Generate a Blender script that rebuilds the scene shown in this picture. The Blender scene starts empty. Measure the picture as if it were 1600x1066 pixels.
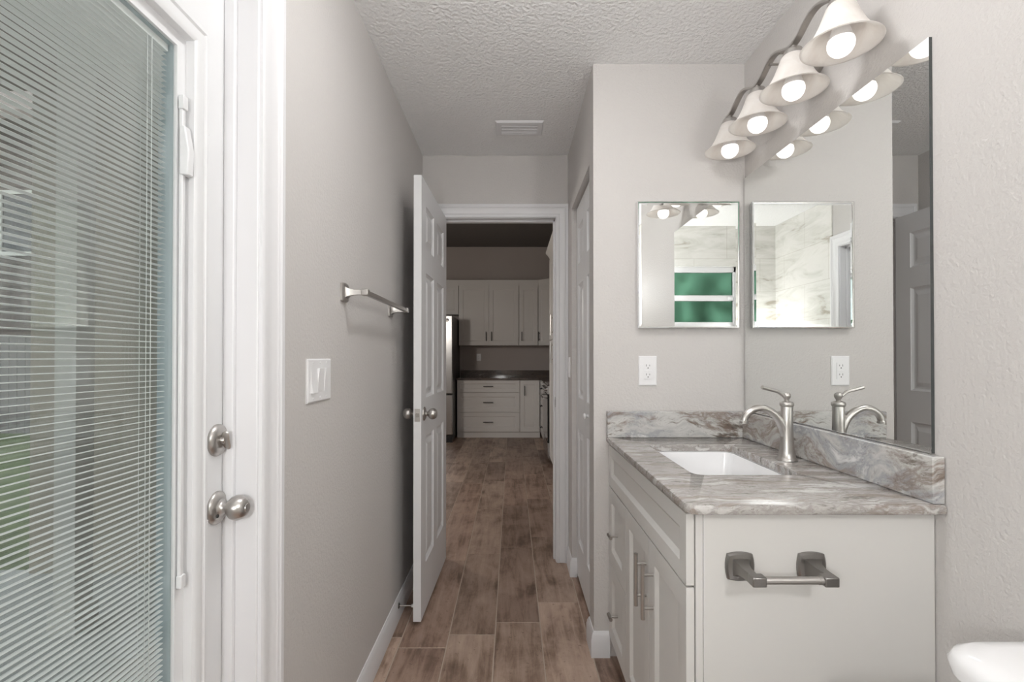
import bpy, bmesh, math, random
from mathutils import Vector, Matrix

random.seed(7)
sc = bpy.context.scene
COL = sc.collection
PI = math.pi

# ------------------------------------------------------------------ camera, world, light, exposure
CAM_H = 1.227
cam_d = bpy.data.cameras.new('camera')
cam = bpy.data.objects.new('camera', cam_d)
COL.objects.link(cam)
cam.location = (0, 0, CAM_H)
cam.rotation_euler = (math.radians(90.45), 0, 0)
cam_d.sensor_width = 36.0
cam_d.lens = 760 / 1600 * 36
cam_d.shift_y = 0.0119
cam_d.clip_start = 0.02
sc.camera = cam

sc.view_settings.view_transform = 'Standard'
sc.view_settings.look = 'None'
sc.view_settings.exposure = 0.96
sc.view_settings.gamma = 1.0
sc.view_settings.use_curve_mapping = False
sc.cycles.use_denoising = True
sc.cycles.max_bounces = 14
sc.cycles.diffuse_bounces = 6
sc.cycles.glossy_bounces = 8
sc.cycles.transparent_max_bounces = 16
sc.cycles.sample_clamp_indirect = 3.0
sc.cycles.caustics_refractive = False
sc.cycles.caustics_reflective = True

SKY_STRENGTH = 1.3
CEILING_FILL = 18.0
WALL_FILL = 66.0
VANITY_BULB = 1.1
KITCHEN_FILL = 60.0

world = bpy.data.worlds.new('sky')
sc.world = world
world.use_nodes = True
wn = world.node_tree
wn.nodes.clear()
wo = wn.nodes.new('ShaderNodeOutputWorld')
wb = wn.nodes.new('ShaderNodeBackground')
wb.inputs['Color'].default_value = (0.90, 0.96, 1.0, 1)   # overcast
wb.inputs['Strength'].default_value = SKY_STRENGTH
wn.links.new(wb.outputs['Background'], wo.inputs['Surface'])

# ------------------------------------------------------------------ materials


def new_mat(name):
    m = bpy.data.materials.new(name)
    m.use_nodes = True
    nt = m.node_tree
    b = nt.nodes['Principled BSDF']
    return m, nt, b


def N(nt, kind, **kw):
    n = nt.nodes.new(kind)
    for k, v in kw.items():
        if k in n.inputs:
            n.inputs[k].default_value = v
        else:
            setattr(n, k, v)
    return n


def simple(name, col, rough=0.5, metal=0.0, spec=0.5, bump=None, coat=0.0, aniso=0.0):
    """bump = (scale, strength, distance)"""
    m, nt, b = new_mat(name)
    b.inputs['Base Color'].default_value = (*col, 1)
    b.inputs['Roughness'].default_value = rough
    b.inputs['Metallic'].default_value = metal
    b.inputs['Specular IOR Level'].default_value = spec
    b.inputs['Coat Weight'].default_value = coat
    b.inputs['Anisotropic'].default_value = aniso
    if bump:
        g = N(nt, 'ShaderNodeNewGeometry')
        n = N(nt, 'ShaderNodeTexNoise', Scale=bump[0], Detail=3.0, Roughness=0.55)
        nt.links.new(g.outputs['Position'], n.inputs['Vector'])
        bp = N(nt, 'ShaderNodeBump', Strength=bump[1], Distance=bump[2])
        nt.links.new(n.outputs['Fac'], bp.inputs['Height'])
        nt.links.new(bp.outputs['Normal'], b.inputs['Normal'])
    return m


def ramp(nt, stops, interp='LINEAR'):
    r = nt.nodes.new('ShaderNodeValToRGB')
    r.color_ramp.interpolation = interp
    els = r.color_ramp.elements
    while len(els) < len(stops):
        els.new(0.5)
    for e, (p, c) in zip(els, stops):
        e.position = p
        e.color = (*c, 1) if len(c) == 3 else c
    return r


def emission(name, col, strength):
    m = bpy.data.materials.new(name)
    m.use_nodes = True
    nt = m.node_tree
    nt.nodes.clear()
    o = nt.nodes.new('ShaderNodeOutputMaterial')
    e = N(nt, 'ShaderNodeEmission', Strength=strength)
    e.inputs['Color'].default_value = (*col, 1)
    nt.links.new(e.outputs[0], o.inputs['Surface'])
    return m


def thin_glass(name, tint=(0.95, 0.98, 0.97), refl=0.1):
    m = bpy.data.materials.new(name)
    m.use_nodes = True
    nt = m.node_tree
    nt.nodes.clear()
    o = nt.nodes.new('ShaderNodeOutputMaterial')
    t = N(nt, 'ShaderNodeBsdfTransparent')
    t.inputs['Color'].default_value = (*tint, 1)
    g = N(nt, 'ShaderNodeBsdfGlossy', Roughness=0.0)
    f = N(nt, 'ShaderNodeLayerWeight', Blend=0.5)
    mx = nt.nodes.new('ShaderNodeMixShader')
    pw_ = N(nt, 'ShaderNodeMath', operation='POWER')
    pw_.inputs[1].default_value = 5.0
    nt.links.new(f.outputs['Facing'], pw_.inputs[0])
    ma = N(nt, 'ShaderNodeMath', operation='MULTIPLY_ADD')
    ma.inputs[1].default_value = 0.9
    ma.inputs[2].default_value = refl
    nt.links.new(pw_.outputs[0], ma.inputs[0])
    nt.links.new(ma.outputs[0], mx.inputs['Fac'])
    nt.links.new(t.outputs[0], mx.inputs[1])
    nt.links.new(g.outputs[0], mx.inputs[2])
    nt.links.new(mx.outputs[0], o.inputs['Surface'])
    return m


def obscured_glass(name):
    m, nt, b = new_mat(name)
    b.inputs['Base Color'].default_value = (0.17, 0.36, 0.235, 1)
    b.inputs['Transmission Weight'].default_value = 1.0
    b.inputs['Roughness'].default_value = 0.28
    b.inputs['IOR'].default_value = 1.3
    g = N(nt, 'ShaderNodeNewGeometry')
    n = N(nt, 'ShaderNodeTexNoise', Scale=140.0, Detail=2.0)
    nt.links.new(g.outputs['Position'], n.inputs['Vector'])
    bp = N(nt, 'ShaderNodeBump', Strength=0.35, Distance=0.002)
    nt.links.new(n.outputs['Fac'], bp.inputs['Height'])
    nt.links.new(bp.outputs['Normal'], b.inputs['Normal'])
    return m


def alabaster(name):
    m = bpy.data.materials.new(name)
    m.use_nodes = True
    nt = m.node_tree
    nt.nodes.clear()
    o = nt.nodes.new('ShaderNodeOutputMaterial')
    g = N(nt, 'ShaderNodeTexCoord')
    n = N(nt, 'ShaderNodeTexNoise', Scale=9.0, Detail=5.0, Roughness=0.6, Distortion=1.2)
    nt.links.new(g.outputs['Object'], n.inputs['Vector'])
    r = ramp(nt, [(0.3, (0.86, 0.82, 0.785)), (0.6, (0.96, 0.94, 0.915))])
    nt.links.new(n.outputs['Fac'], r.inputs['Fac'])
    d = N(nt, 'ShaderNodeBsdfDiffuse')
    t = N(nt, 'ShaderNodeBsdfTranslucent')
    nt.links.new(r.outputs['Color'], d.inputs['Color'])
    nt.links.new(r.outputs['Color'], t.inputs['Color'])
    mx = nt.nodes.new('ShaderNodeMixShader')
    mx.inputs['Fac'].default_value = 0.40
    nt.links.new(d.outputs[0], mx.inputs[1])
    nt.links.new(t.outputs[0], mx.inputs[2])
    gl = N(nt, 'ShaderNodeBsdfGlossy', Roughness=0.18)
    m2 = nt.nodes.new('ShaderNodeMixShader')
    m2.inputs['Fac'].default_value = 0.05
    nt.links.new(mx.outputs[0], m2.inputs[1])
    nt.links.new(gl.outputs[0], m2.inputs[2])
    nt.links.new(m2.outputs[0], o.inputs['Surface'])
    return m


def granite(name, scale, rot, seed, contrast_cols, distort=0.35, gloss=0.09, wscale=3.0, det=9.0, br=0.0):
    m, nt, b = new_mat(name)
    b.inputs['Roughness'].default_value = gloss
    b.inputs['Specular IOR Level'].default_value = 0.38
    g = N(nt, 'ShaderNodeNewGeometry')
    base = N(nt, 'ShaderNodeMapping')
    base.inputs['Location'].default_value = (seed * 1.7, seed * 0.9, seed * 2.3)
    nt.links.new(g.outputs['Position'], base.inputs['Vector'])
    warp = N(nt, 'ShaderNodeTexNoise', Scale=wscale, Detail=3.0, Roughness=0.5)
    nt.links.new(base.outputs[0], warp.inputs['Vector'])
    sub = N(nt, 'ShaderNodeVectorMath', operation='SUBTRACT')
    sub.inputs[1].default_value = (0.5, 0.5, 0.5)
    nt.links.new(warp.outputs['Color'], sub.inputs[0])
    sca = N(nt, 'ShaderNodeVectorMath', operation='SCALE')
    sca.inputs['Scale'].default_value = distort
    nt.links.new(sub.outputs[0], sca.inputs[0])
    add = N(nt, 'ShaderNodeVectorMath', operation='ADD')
    nt.links.new(base.outputs[0], add.inputs[0])
    nt.links.new(sca.outputs[0], add.inputs[1])
    mp = N(nt, 'ShaderNodeMapping')
    mp.inputs['Rotation'].default_value = rot
    mp.inputs['Scale'].default_value = scale
    nt.links.new(add.outputs[0], mp.inputs['Vector'])
    n1 = N(nt, 'ShaderNodeTexNoise', Scale=1.0, Detail=det, Roughness=0.68, Distortion=0.35)
    nt.links.new(mp.outputs[0], n1.inputs['Vector'])
    r1 = ramp(nt, contrast_cols)
    nt.links.new(n1.outputs['Fac'], r1.inputs['Fac'])
    # second vein family: brown
    mp2 = N(nt, 'ShaderNodeMapping')
    mp2.inputs['Rotation'].default_value = rot
    mp2.inputs['Scale'].default_value = tuple(s * 0.8 for s in scale)
    mp2.inputs['Location'].default_value = (5.1, 3.3, 8.2)
    nt.links.new(add.outputs[0], mp2.inputs['Vector'])
    n2 = N(nt, 'ShaderNodeTexNoise', Scale=1.0, Detail=det, Roughness=0.66, Distortion=0.4)
    nt.links.new(mp2.outputs[0], n2.inputs['Vector'])
    r2 = ramp(nt, [(0.52 - br, (0, 0, 0)), (0.59 - br, (0.65 + 4 * br,) * 3), (0.63 - br, (0.15,) * 3), (0.70 - br, (0.85,) * 3)])
    nt.links.new(n2.outputs['Fac'], r2.inputs['Fac'])
    mix = N(nt, 'ShaderNodeMix', data_type='RGBA')
    nt.links.new(r2.outputs['Color'], mix.inputs['Factor'])
    nt.links.new(r1.outputs['Color'], mix.inputs['A'])
    mix.inputs['B'].default_value = (0.20, 0.148, 0.120, 1)
    # fine dark crystals
    n3 = N(nt, 'ShaderNodeTexNoise', Scale=85.0, Detail=3.0, Roughness=0.7)
    nt.links.new(add.outputs[0], n3.inputs['Vector'])
    r3 = ramp(nt, [(0.60, (0, 0, 0)), (0.70, (0.55, 0.55, 0.55))])
    nt.links.new(n3.outputs['Fac'], r3.inputs['Fac'])
    mix2 = N(nt, 'ShaderNodeMix', data_type='RGBA')
    nt.links.new(r3.outputs['Color'], mix2.inputs['Factor'])
    nt.links.new(mix.outputs['Result'], mix2.inputs['A'])
    mix2.inputs['B'].default_value = (0.12, 0.10, 0.09, 1)
    nt.links.new(mix2.outputs['Result'], b.inputs['Base Color'])
    return m


def floor_tile_mat():
    m, nt, b = new_mat('wood_look_floor_tile')
    b.inputs['Roughness'].default_value = 0.42
    b.inputs['Specular IOR Level'].default_value = 0.35
    g = N(nt, 'ShaderNodeNewGeometry')
    at = N(nt, 'ShaderNodeAttribute', attribute_name='tile_random', attribute_type='GEOMETRY')
    off = N(nt, 'ShaderNodeVectorMath', operation='SCALE')
    off.inputs['Scale'].default_value = 37.0
    cx = N(nt, 'ShaderNodeCombineXYZ')
    nt.links.new(at.outputs['Fac'], cx.inputs['X'])
    nt.links.new(at.outputs['Fac'], cx.inputs['Y'])
    nt.links.new(at.outputs['Fac'], cx.inputs['Z'])
    nt.links.new(cx.outputs[0], off.inputs[0])
    add = N(nt, 'ShaderNodeVectorMath', operation='ADD')
    nt.links.new(g.outputs['Position'], add.inputs[0])
    nt.links.new(off.outputs[0], add.inputs[1])
    # grain
    mp = N(nt, 'ShaderNodeMapping')
    mp.inputs['Scale'].default_value = (26, 2.6, 10)
    nt.links.new(add.outputs[0], mp.inputs['Vector'])
    n1 = N(nt, 'ShaderNodeTexNoise', Scale=1.0, Detail=9.0, Roughness=0.68, Distortion=0.6)
    nt.links.new(mp.outputs[0], n1.inputs['Vector'])
    # cloudy stain
    mp2 = N(nt, 'ShaderNodeMapping')
    mp2.inputs['Scale'].default_value = (5.0, 3.2, 4)
    nt.links.new(add.outputs[0], mp2.inputs['Vector'])
    n2 = N(nt, 'ShaderNodeTexNoise', Scale=1.0, Detail=6.0, Roughness=0.65, Distortion=0.4)
    nt.links.new(mp2.outputs[0], n2.inputs['Vector'])
    s = N(nt, 'ShaderNodeMath', operation='MULTIPLY_ADD')
    s.inputs[1].default_value = 0.45
    nt.links.new(n1.outputs['Fac'], s.inputs[0])
    s2 = N(nt, 'ShaderNodeMath', operation='MULTIPLY')
    s2.inputs[1].default_value = 0.55
    nt.links.new(n2.outputs['Fac'], s2.inputs[0])
    nt.links.new(s2.outputs[0], s.inputs[2])
    r = ramp(nt, [(0.32, (0.085, 0.054, 0.040)), (0.42, (0.215, 0.150, 0.116)), (0.51, (0.375, 0.282, 0.230)), (0.64, (0.49, 0.385, 0.32))])
    nt.links.new(s.outputs[0], r.inputs['Fac'])
    # per-tile hue: some tiles greyer, some redder / darker
    r2 = ramp(nt, [(0.0, (0.66, 0.62, 0.60)), (0.25, (0.98, 0.90, 0.86)), (0.5, (0.82, 0.78, 0.75)), (0.75, (1.05, 1.03, 1.0)), (1.0, (1.28, 1.24, 1.20))])
    nt.links.new(at.outputs['Fac'], r2.inputs['Fac'])
    mu = N(nt, 'ShaderNodeMix', data_type='RGBA', blend_type='MULTIPLY')
    mu.inputs['Factor'].default_value = 1.0
    nt.links.new(r.outputs['Color'], mu.inputs['A'])
    nt.links.new(r2.outputs['Color'], mu.inputs['B'])
    # small dark pits
    n3 = N(nt, 'ShaderNodeTexNoise', Scale=55.0, Detail=2.0, Roughness=0.6)
    nt.links.new(add.outputs[0], n3.inputs['Vector'])
    r3 = ramp(nt, [(0.66, (0, 0, 0)), (0.72, (0.5, 0.5, 0.5))])
    nt.links.new(n3.outputs['Fac'], r3.inputs['Fac'])
    mu2 = N(nt, 'ShaderNodeMix', data_type='RGBA')
    nt.links.new(r3.outputs['Color'], mu2.inputs['Factor'])
    nt.links.new(mu.outputs['Result'], mu2.inputs['A'])
    mu2.inputs['B'].default_value = (0.10, 0.06, 0.045, 1)
    nt.links.new(mu2.outputs['Result'], b.inputs['Base Color'])
    bp = N(nt, 'ShaderNodeBump', Strength=0.12, Distance=0.002)
    nt.links.new(n1.outputs['Fac'], bp.inputs['Height'])
    nt.links.new(bp.outputs['Normal'], b.inputs['Normal'])
    return m


def shower_tile_mat():
    m, nt, b = new_mat('shower_wall_tile')
    b.inputs['Roughness'].default_value = 0.22
    g = N(nt, 'ShaderNodeNewGeometry')
    sx = N(nt, 'ShaderNodeSeparateXYZ')
    nt.links.new(g.outputs['Position'], sx.inputs[0])
    ad = N(nt, 'ShaderNodeMath', operation='ADD')
    nt.links.new(sx.outputs['X'], ad.inputs[0])
    nt.links.new(sx.outputs['Y'], ad.inputs[1])
    cx = N(nt, 'ShaderNodeCombineXYZ')
    nt.links.new(ad.outputs[0], cx.inputs['X'])
    nt.links.new(sx.outputs['Z'], cx.inputs['Y'])
    br = N(nt, 'ShaderNodeTexBrick', Scale=1.0)
    br.inputs['Mortar Size'].default_value = 0.0022
    br.inputs['Brick Width'].default_value = 0.61
    br.inputs['Row Height'].default_value = 0.305
    br.inputs['Color1'].default_value = (1, 1, 1, 1)
    br.inputs['Color2'].default_value = (1, 1, 1, 1)
    br.inputs['Mortar'].default_value = (0.80, 0.78, 0.75, 1)
    nt.links.new(cx.outputs[0], br.inputs['Vector'])
    mp = N(nt, 'ShaderNodeMapping')
    mp.inputs['Rotation'].default_value = (0.35, 0.3, 0)
    mp.inputs['Scale'].default_value = (2.2, 2.2, 9)
    nt.links.new(g.outputs['Position'], mp.inputs['Vector'])
    n1 = N(nt, 'ShaderNodeTexNoise', Scale=1.0, Detail=8.0, Roughness=0.6, Distortion=1.0)
    nt.links.new(mp.outputs[0], n1.inputs['Vector'])
    r = ramp(nt, [(0.32, (0.42, 0.39, 0.33)), (0.42, (0.66, 0.65, 0.61)), (0.58, (0.78, 0.77, 0.74)), (0.75, (0.72, 0.71, 0.68))])
    nt.links.new(n1.outputs['Fac'], r.inputs['Fac'])
    mu = N(nt, 'ShaderNodeMix', data_type='RGBA', blend_type='MULTIPLY')
    mu.inputs['Factor'].default_value = 1.0
    nt.links.new(r.outputs['Color'], mu.inputs['A'])
    nt.links.new(br.outputs['Color'], mu.inputs['B'])
    nt.links.new(mu.outputs['Result'], b.inputs['Base Color'])
    return m


def grass_mat(name, c1, c2, scale):
    m, nt, b = new_mat(name)
    b.inputs['Roughness'].default_value = 0.9
    g = N(nt, 'ShaderNodeNewGeometry')
    n = N(nt, 'ShaderNodeTexNoise', Scale=scale, Detail=8.0, Roughness=0.7)
    nt.links.new(g.outputs['Position'], n.inputs['Vector'])
    r = ramp(nt, [(0.35, c1), (0.65, c2)])
    nt.links.new(n.outputs['Fac'], r.inputs['Fac'])
    nt.links.new(r.outputs['Color'], b.inputs['Base Color'])
    return m


M = {}
M['wall'] = simple('greige_wall_paint', (0.58, 0.56, 0.545), 0.62, spec=0.25, bump=(110, 0.55, 0.004))
M['ceiling'] = simple('ceiling_paint', (0.86, 0.86, 0.86), 0.8, spec=0.15, bump=(70, 0.9, 0.010))
M['white_trim'] = simple('white_trim_paint', (0.74, 0.74, 0.755), 0.35)
M['white_door'] = simple('white_door_paint', (0.72, 0.725, 0.735), 0.38)
M['cabinet'] = simple('warm_white_cabinet_paint', (0.63, 0.62, 0.60), 0.40, spec=0.4)
M['kitchen_cabinet'] = simple('white_kitchen_cabinet_paint', (0.80, 0.78, 0.755), 0.42, spec=0.35)
M['nickel'] = simple('brushed_nickel', (0.50, 0.48, 0.46), 0.33, metal=1.0, aniso=0.4)
M['dark_nickel'] = simple('satin_nickel', (0.25, 0.238, 0.228), 0.32, metal=1.0)
M['chrome'] = simple('polished_chrome', (0.80, 0.80, 0.81), 0.08, metal=1.0)
M['mirror'] = simple('mirror_silver', (0.86, 0.875, 0.865), 0.0, metal=1.0)
M['mirror_edge'] = simple('dark_mirror_edge', (0.05, 0.055, 0.055), 0.3)
M['plastic'] = simple('white_plastic', (0.82, 0.82, 0.83), 0.3)
M['slot'] = simple('dark_slot', (0.03, 0.03, 0.03), 0.6)
M['ceramic'] = simple('white_ceramic', (0.86, 0.86, 0.87), 0.08, coat=0.4)
M['rubber'] = simple('white_rubber', (0.75, 0.75, 0.74), 0.6)
M['grout'] = simple('beige_grout', (0.46, 0.385, 0.32), 0.9)
M['floor'] = floor_tile_mat()
M['shower'] = shower_tile_mat()
M['glass'] = thin_glass('clear_glass', (0.965, 0.98, 0.975), 0.085)
M['obscured'] = obscured_glass('obscured_green_glass')
M['slats'] = simple('white_blind_slat', (0.86, 0.868, 0.86), 0.45)
M['spacer'] = simple('grey_glass_spacer', (0.40, 0.47, 0.50), 0.4)
M['alabaster'] = alabaster('alabaster_glass')
M['bulb'] = emission('lit_bulb', (1.0, 0.93, 0.86), VANITY_BULB)
M['kitchen_fill_lamp'] = emission('kitchen_fill_globe', (1.0, 0.93, 0.86), KITCHEN_FILL)
M['lamp'] = emission('ceiling_fill_diffuser', (1.0, 0.99, 0.985), CEILING_FILL)
M['wall_fill_lamp'] = emission('opal_fill_globe', (1.0, 0.993, 0.99), WALL_FILL)
C_LIGHT = [(0.30, (0.07, 0.063, 0.058)), (0.39, (0.20, 0.185, 0.172)), (0.455, (0.44, 0.42, 0.40)), (0.52, (0.29, 0.27, 0.255)), (0.58, (0.52, 0.505, 0.49)), (0.70, (0.60, 0.59, 0.575))]
C_SPLASH = [(0.31, (0.06, 0.055, 0.05)), (0.375, (0.20, 0.175, 0.155)), (0.43, (0.58, 0.575, 0.555)), (0.50, (0.48, 0.475, 0.465)), (0.57, (0.34, 0.345, 0.36)), (0.65, (0.66, 0.66, 0.65))]
M['granite'] = granite('brown_grey_granite_top', (4.5, 34.0, 22.0), (0, 0, 0.06), 1.0, C_LIGHT, 0.09, gloss=0.15, wscale=6.0, det=13.0)
M['granite_side'] = granite('brown_grey_granite_splash', (3.2, 3.2, 8.5), (0.7, 0.3, 0.35), 2.0, C_SPLASH, 0.26, wscale=3.2, det=12.0, br=0.025)
M['granite_back'] = granite('brown_grey_granite_end_splash', (3.6, 5.0, 14.0), (0, 0.40, 0), 4.0, C_SPLASH, 0.20, wscale=3.6, det=12.0, br=0.045)
C_DARK = [(0.3, (0.04, 0.035, 0.03)), (0.45, (0.16, 0.13, 0.115)), (0.6, (0.10, 0.085, 0.08)), (0.7, (0.30, 0.26, 0.24))]
M['granite_dark'] = granite('dark_kitchen_granite', (4, 9, 14), (0, 0.4, 0.2), 3.0, C_DARK, 0.3)
M['stainless'] = simple('stainless_steel', (0.50, 0.50, 0.50), 0.26, metal=1.0)
M['black'] = simple('black_enamel', (0.015, 0.015, 0.016), 0.3)
M['black_glass'] = simple('black_oven_glass', (0.01, 0.01, 0.011), 0.05)
M['dark_pull'] = simple('dark_bronze_pull', (0.05, 0.045, 0.045), 0.35, metal=0.6)
M['kitchen_wall'] = simple('taupe_wall_paint', (0.52, 0.47, 0.445), 0.7, spec=0.2, bump=(95, 0.3, 0.003))
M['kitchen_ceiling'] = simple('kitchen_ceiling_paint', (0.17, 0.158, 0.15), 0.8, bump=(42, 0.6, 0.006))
M['stucco'] = simple('beige_stucco', (0.30, 0.265, 0.215), 0.9, bump=(60, 0.6, 0.01))
M['post'] = simple('pale_post_paint', (0.50, 0.475, 0.44), 0.6)
M['soffit'] = simple('brown_soffit_paint', (0.16, 0.12, 0.10), 0.8)
M['concrete'] = simple('grey_patio_concrete', (0.30, 0.30, 0.29), 0.85, bump=(40, 0.3, 0.004))
M['lawn'] = grass_mat('lawn_grass', (0.03, 0.05, 0.014), (0.10, 0.125, 0.05), 6)
M['fence'] = simple('weathered_fence_board', (0.13, 0.122, 0.12), 0.85)
M['leaf'] = grass_mat('green_leaf', (0.03, 0.10, 0.03), (0.12, 0.26, 0.08), 9)
M['siding'] = simple('brown_siding_paint', (0.075, 0.055, 0.045), 0.8)
M['bark'] = simple('grey_bark', (0.12, 0.09, 0.07), 0.9)

# ------------------------------------------------------------------ mesh helpers
WLOC = {}


def frame(origin, u, v):
    """local (u, v, n) -> world, n = u x v"""
    u = Vector(u).normalized()
    v = Vector(v).normalized()
    n = u.cross(v)
    m = Matrix((u, v, n)).transposed().to_4x4()
    return Matrix.Translation(Vector(origin)) @ m


class MB:
    def __init__(self):
        self.v, self.f, self.mi = [], [], []

    def add(self, verts, faces, mi=0, T=None):
        o = len(self.v)
        for p in verts:
            p = Vector(p)
            self.v.append(T @ p if T else p)
        for f in faces:
            self.f.append([o + i for i in f])
            self.mi.append(mi)
        return self

    def box(self, lo, hi, mi=0, T=None):
        x0, y0, z0 = (min(a, b) for a, b in zip(lo, hi))
        x1, y1, z1 = (max(a, b) for a, b in zip(lo, hi))
        vs = [(x0, y0, z0), (x1, y0, z0), (x1, y1, z0), (x0, y1, z0), (x0, y0, z1), (x1, y0, z1), (x1, y1, z1), (x0, y1, z1)]
        fs = [(0, 3, 2, 1), (4, 5, 6, 7), (0, 1, 5, 4), (1, 2, 6, 5), (2, 3, 7, 6), (3, 0, 4, 7)]
        return self.add(vs, fs, mi, T)

    def tube(self, pts, r, seg=12, cap=True, mi=0, flat=None, up=None):
        """tube along pts; r number or list; flat=(a,b) elliptical/rect scale"""
        pts = [Vector(p) for p in pts]
        n = len(pts)
        rs = r if isinstance(r, (list, tuple)) else [r] * n
        t0 = (pts[1] - pts[0]).normalized()
        ref = Vector(up) if up else (Vector((0, 0, 1)) if abs(t0.z) < 0.9 else Vector((1, 0, 0)))
        rings = []
        for i in range(n):
            if i == 0:
                t = pts[1] - pts[0]
            elif i == n - 1:
                t = pts[-1] - pts[-2]
            else:
                t = (pts[i + 1] - pts[i]).normalized() + (pts[i] - pts[i - 1]).normalized()
            t.normalize()
            a = ref - t * ref.dot(t)
            a.normalize()
            b = t.cross(a)
            ref = a
            fa, fb = flat if flat else (1, 1)
            rings.append([pts[i] + (a * math.cos(2 * PI * k / seg) * fa + b * math.sin(2 * PI * k / seg) * fb) * rs[i] for k in range(seg)])
        vs = [p for ring in rings for p in ring]
        fs = []
        for i in range(n - 1):
            for k in range(seg):
                k2 = (k + 1) % seg
                fs.append((i * seg + k, i * seg + k2, (i + 1) * seg + k2, (i + 1) * seg + k))
        if cap:
            fs.append(tuple(reversed(range(seg))))
            fs.append(tuple(range((n - 1) * seg, n * seg)))
        return self.add(vs, fs, mi)

    def lathe(self, prof, T=None, seg=32, mi=0, squash=None):
        """prof: [(r, h)] revolved round local z"""
        vs, fs = [], []
        idx = []
        for (r, h) in prof:
            if r < 1e-6:
                idx.append([len(vs)])
                vs.append((0, 0, h))
            else:
                idx.append(list(range(len(vs), len(vs) + seg)))
                for k in range(seg):
                    a = 2 * PI * k / seg
                    vs.append((r * math.cos(a), r * math.sin(a), h))
        for A, B in zip(idx[:-1], idx[1:]):
            for k in range(seg):
                k2 = (k + 1) % seg
                if len(A) == 1 and len(B) == 1:
                    continue
                if len(A) == 1:
                    fs.append((A[0], B[k2], B[k]))
                elif len(B) == 1:
                    fs.append((A[k], A[k2], B[0]))
                else:
                    fs.append((A[k], A[k2], B[k2], B[k]))
        return self.add(vs, fs, mi, T)

    def loft(self, loops, mi=0, T=None, cap0=True, cap1=True):
        n = len(loops[0])
        vs = [p for l in loops for p in l]
        fs = []
        for i in range(len(loops) - 1):
            for k in range(n):
                k2 = (k + 1) % n
                fs.append((i * n + k, i * n + k2, (i + 1) * n + k2, (i + 1) * n + k))
        if cap0:
            fs.append(tuple(reversed(range(n))))
        if cap1:
            fs.append(tuple(range((len(loops) - 1) * n, len(loops) * n)))
        return self.add(vs, fs, mi, T)

    def panel(self, T, w, h, t, panels, profile, back=True, mi=0):
        """slab u 0..w, v 0..h, n -t..0 with moulded rectangular panels in front (and back)"""
        us = sorted({0, w} | {p[0] for p in panels} | {p[2] for p in panels})
        vs_ = sorted({0, h} | {p[1] for p in panels} | {p[3] for p in panels})

        def inside(u, v):
            return any(p[0] - 1e-6 < u < p[2] + 1e-6 and p[1] - 1e-6 < v < p[3] + 1e-6 for p in panels)
        for side in ((0, 1), (1, -1)) if back else ((0, 1),):
            base = 0.0 if side[0] == 0 else -t
            sg = side[1]
            for i in range(len(us) - 1):
                for j in range(len(vs_) - 1):
                    uc, vc = (us[i] + us[i + 1]) / 2, (vs_[j] + vs_[j + 1]) / 2
                    if inside(uc, vc):
                        continue
                    q = [(us[i], vs_[j], base), (us[i + 1], vs_[j], base), (us[i + 1], vs_[j + 1], base), (us[i], vs_[j + 1], base)]
                    self.add(q, [(0, 1, 2, 3) if sg > 0 else (3, 2, 1, 0)], mi, T)
            for p in panels:
                loops = []
                for (ins, dep) in profile:
                    z = base + sg * dep
                    loops.append([(p[0] + ins, p[1] + ins, z), (p[2] - ins, p[1] + ins, z), (p[2] - ins, p[3] - ins, z), (p[0] + ins, p[3] - ins, z)])
                vs = [q for l in loops for q in l]
                fs = []
                for i in range(len(loops) - 1):
                    for k in range(4):
                        k2 = (k + 1) % 4
                        fs.append((i * 4 + k, i * 4 + k2, (i + 1) * 4 + k2, (i + 1) * 4 + k))
                o = (len(loops) - 1) * 4
                fs.append((o, o + 1, o + 2, o + 3))
                if sg < 0:
                    fs = [tuple(reversed(f)) for f in fs]
                self.add(vs, fs, mi, T)
        if not back:
            self.add([(0, 0, -t), (w, 0, -t), (w, h, -t), (0, h, -t)], [(3, 2, 1, 0)], mi, T)
        vs = [(0, 0, 0), (w, 0, 0), (w, h, 0), (0, h, 0), (0, 0, -t), (w, 0, -t), (w, h, -t), (0, h, -t)]
        self.add(vs, [(0, 4, 5, 1), (1, 5, 6, 2), (2, 6, 7, 3), (3, 7, 4, 0)], mi, T)
        return self

    def sweep(self, path, prof, T=None, closed=False, mi=0):
        """path [(a,b)] in local plane; prof [(o, n)]: o = offset to the left of travel, n = local z. mitred"""
        P = [Vector((p[0], p[1])) for p in path]
        n = len(P)
        segn = []
        m = n if closed else n - 1
        for i in range(m):
            d = (P[(i + 1) % n] - P[i]).normalized()
            segn.append(Vector((-d.y, d.x)))
        loops = []
        for i in range(n):
            if closed:
                n1, n2 = segn[i - 1], segn[i]
            else:
                n1 = segn[max(i - 1, 0)]
                n2 = segn[min(i, m - 1)]
            mt = (n1 + n2) / (1 + n1.dot(n2))
            loops.append([(P[i].x + mt.x * o, P[i].y + mt.y * o, z) for (o, z) in prof])
        k = len(prof)
        vs = [p for l in loops for p in l]
        fs = []
        for i in range(m):
            j = (i + 1) % n
            for q in range(k):
                q2 = (q + 1) % k
                fs.append((i * k + q, j * k + q, j * k + q2, i * k + q2))
        if not closed:
            fs.append(tuple(range(k)))
            fs.append(tuple(reversed(range((n - 1) * k, n * k))))
        return self.add(vs, fs, mi, T)

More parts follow.
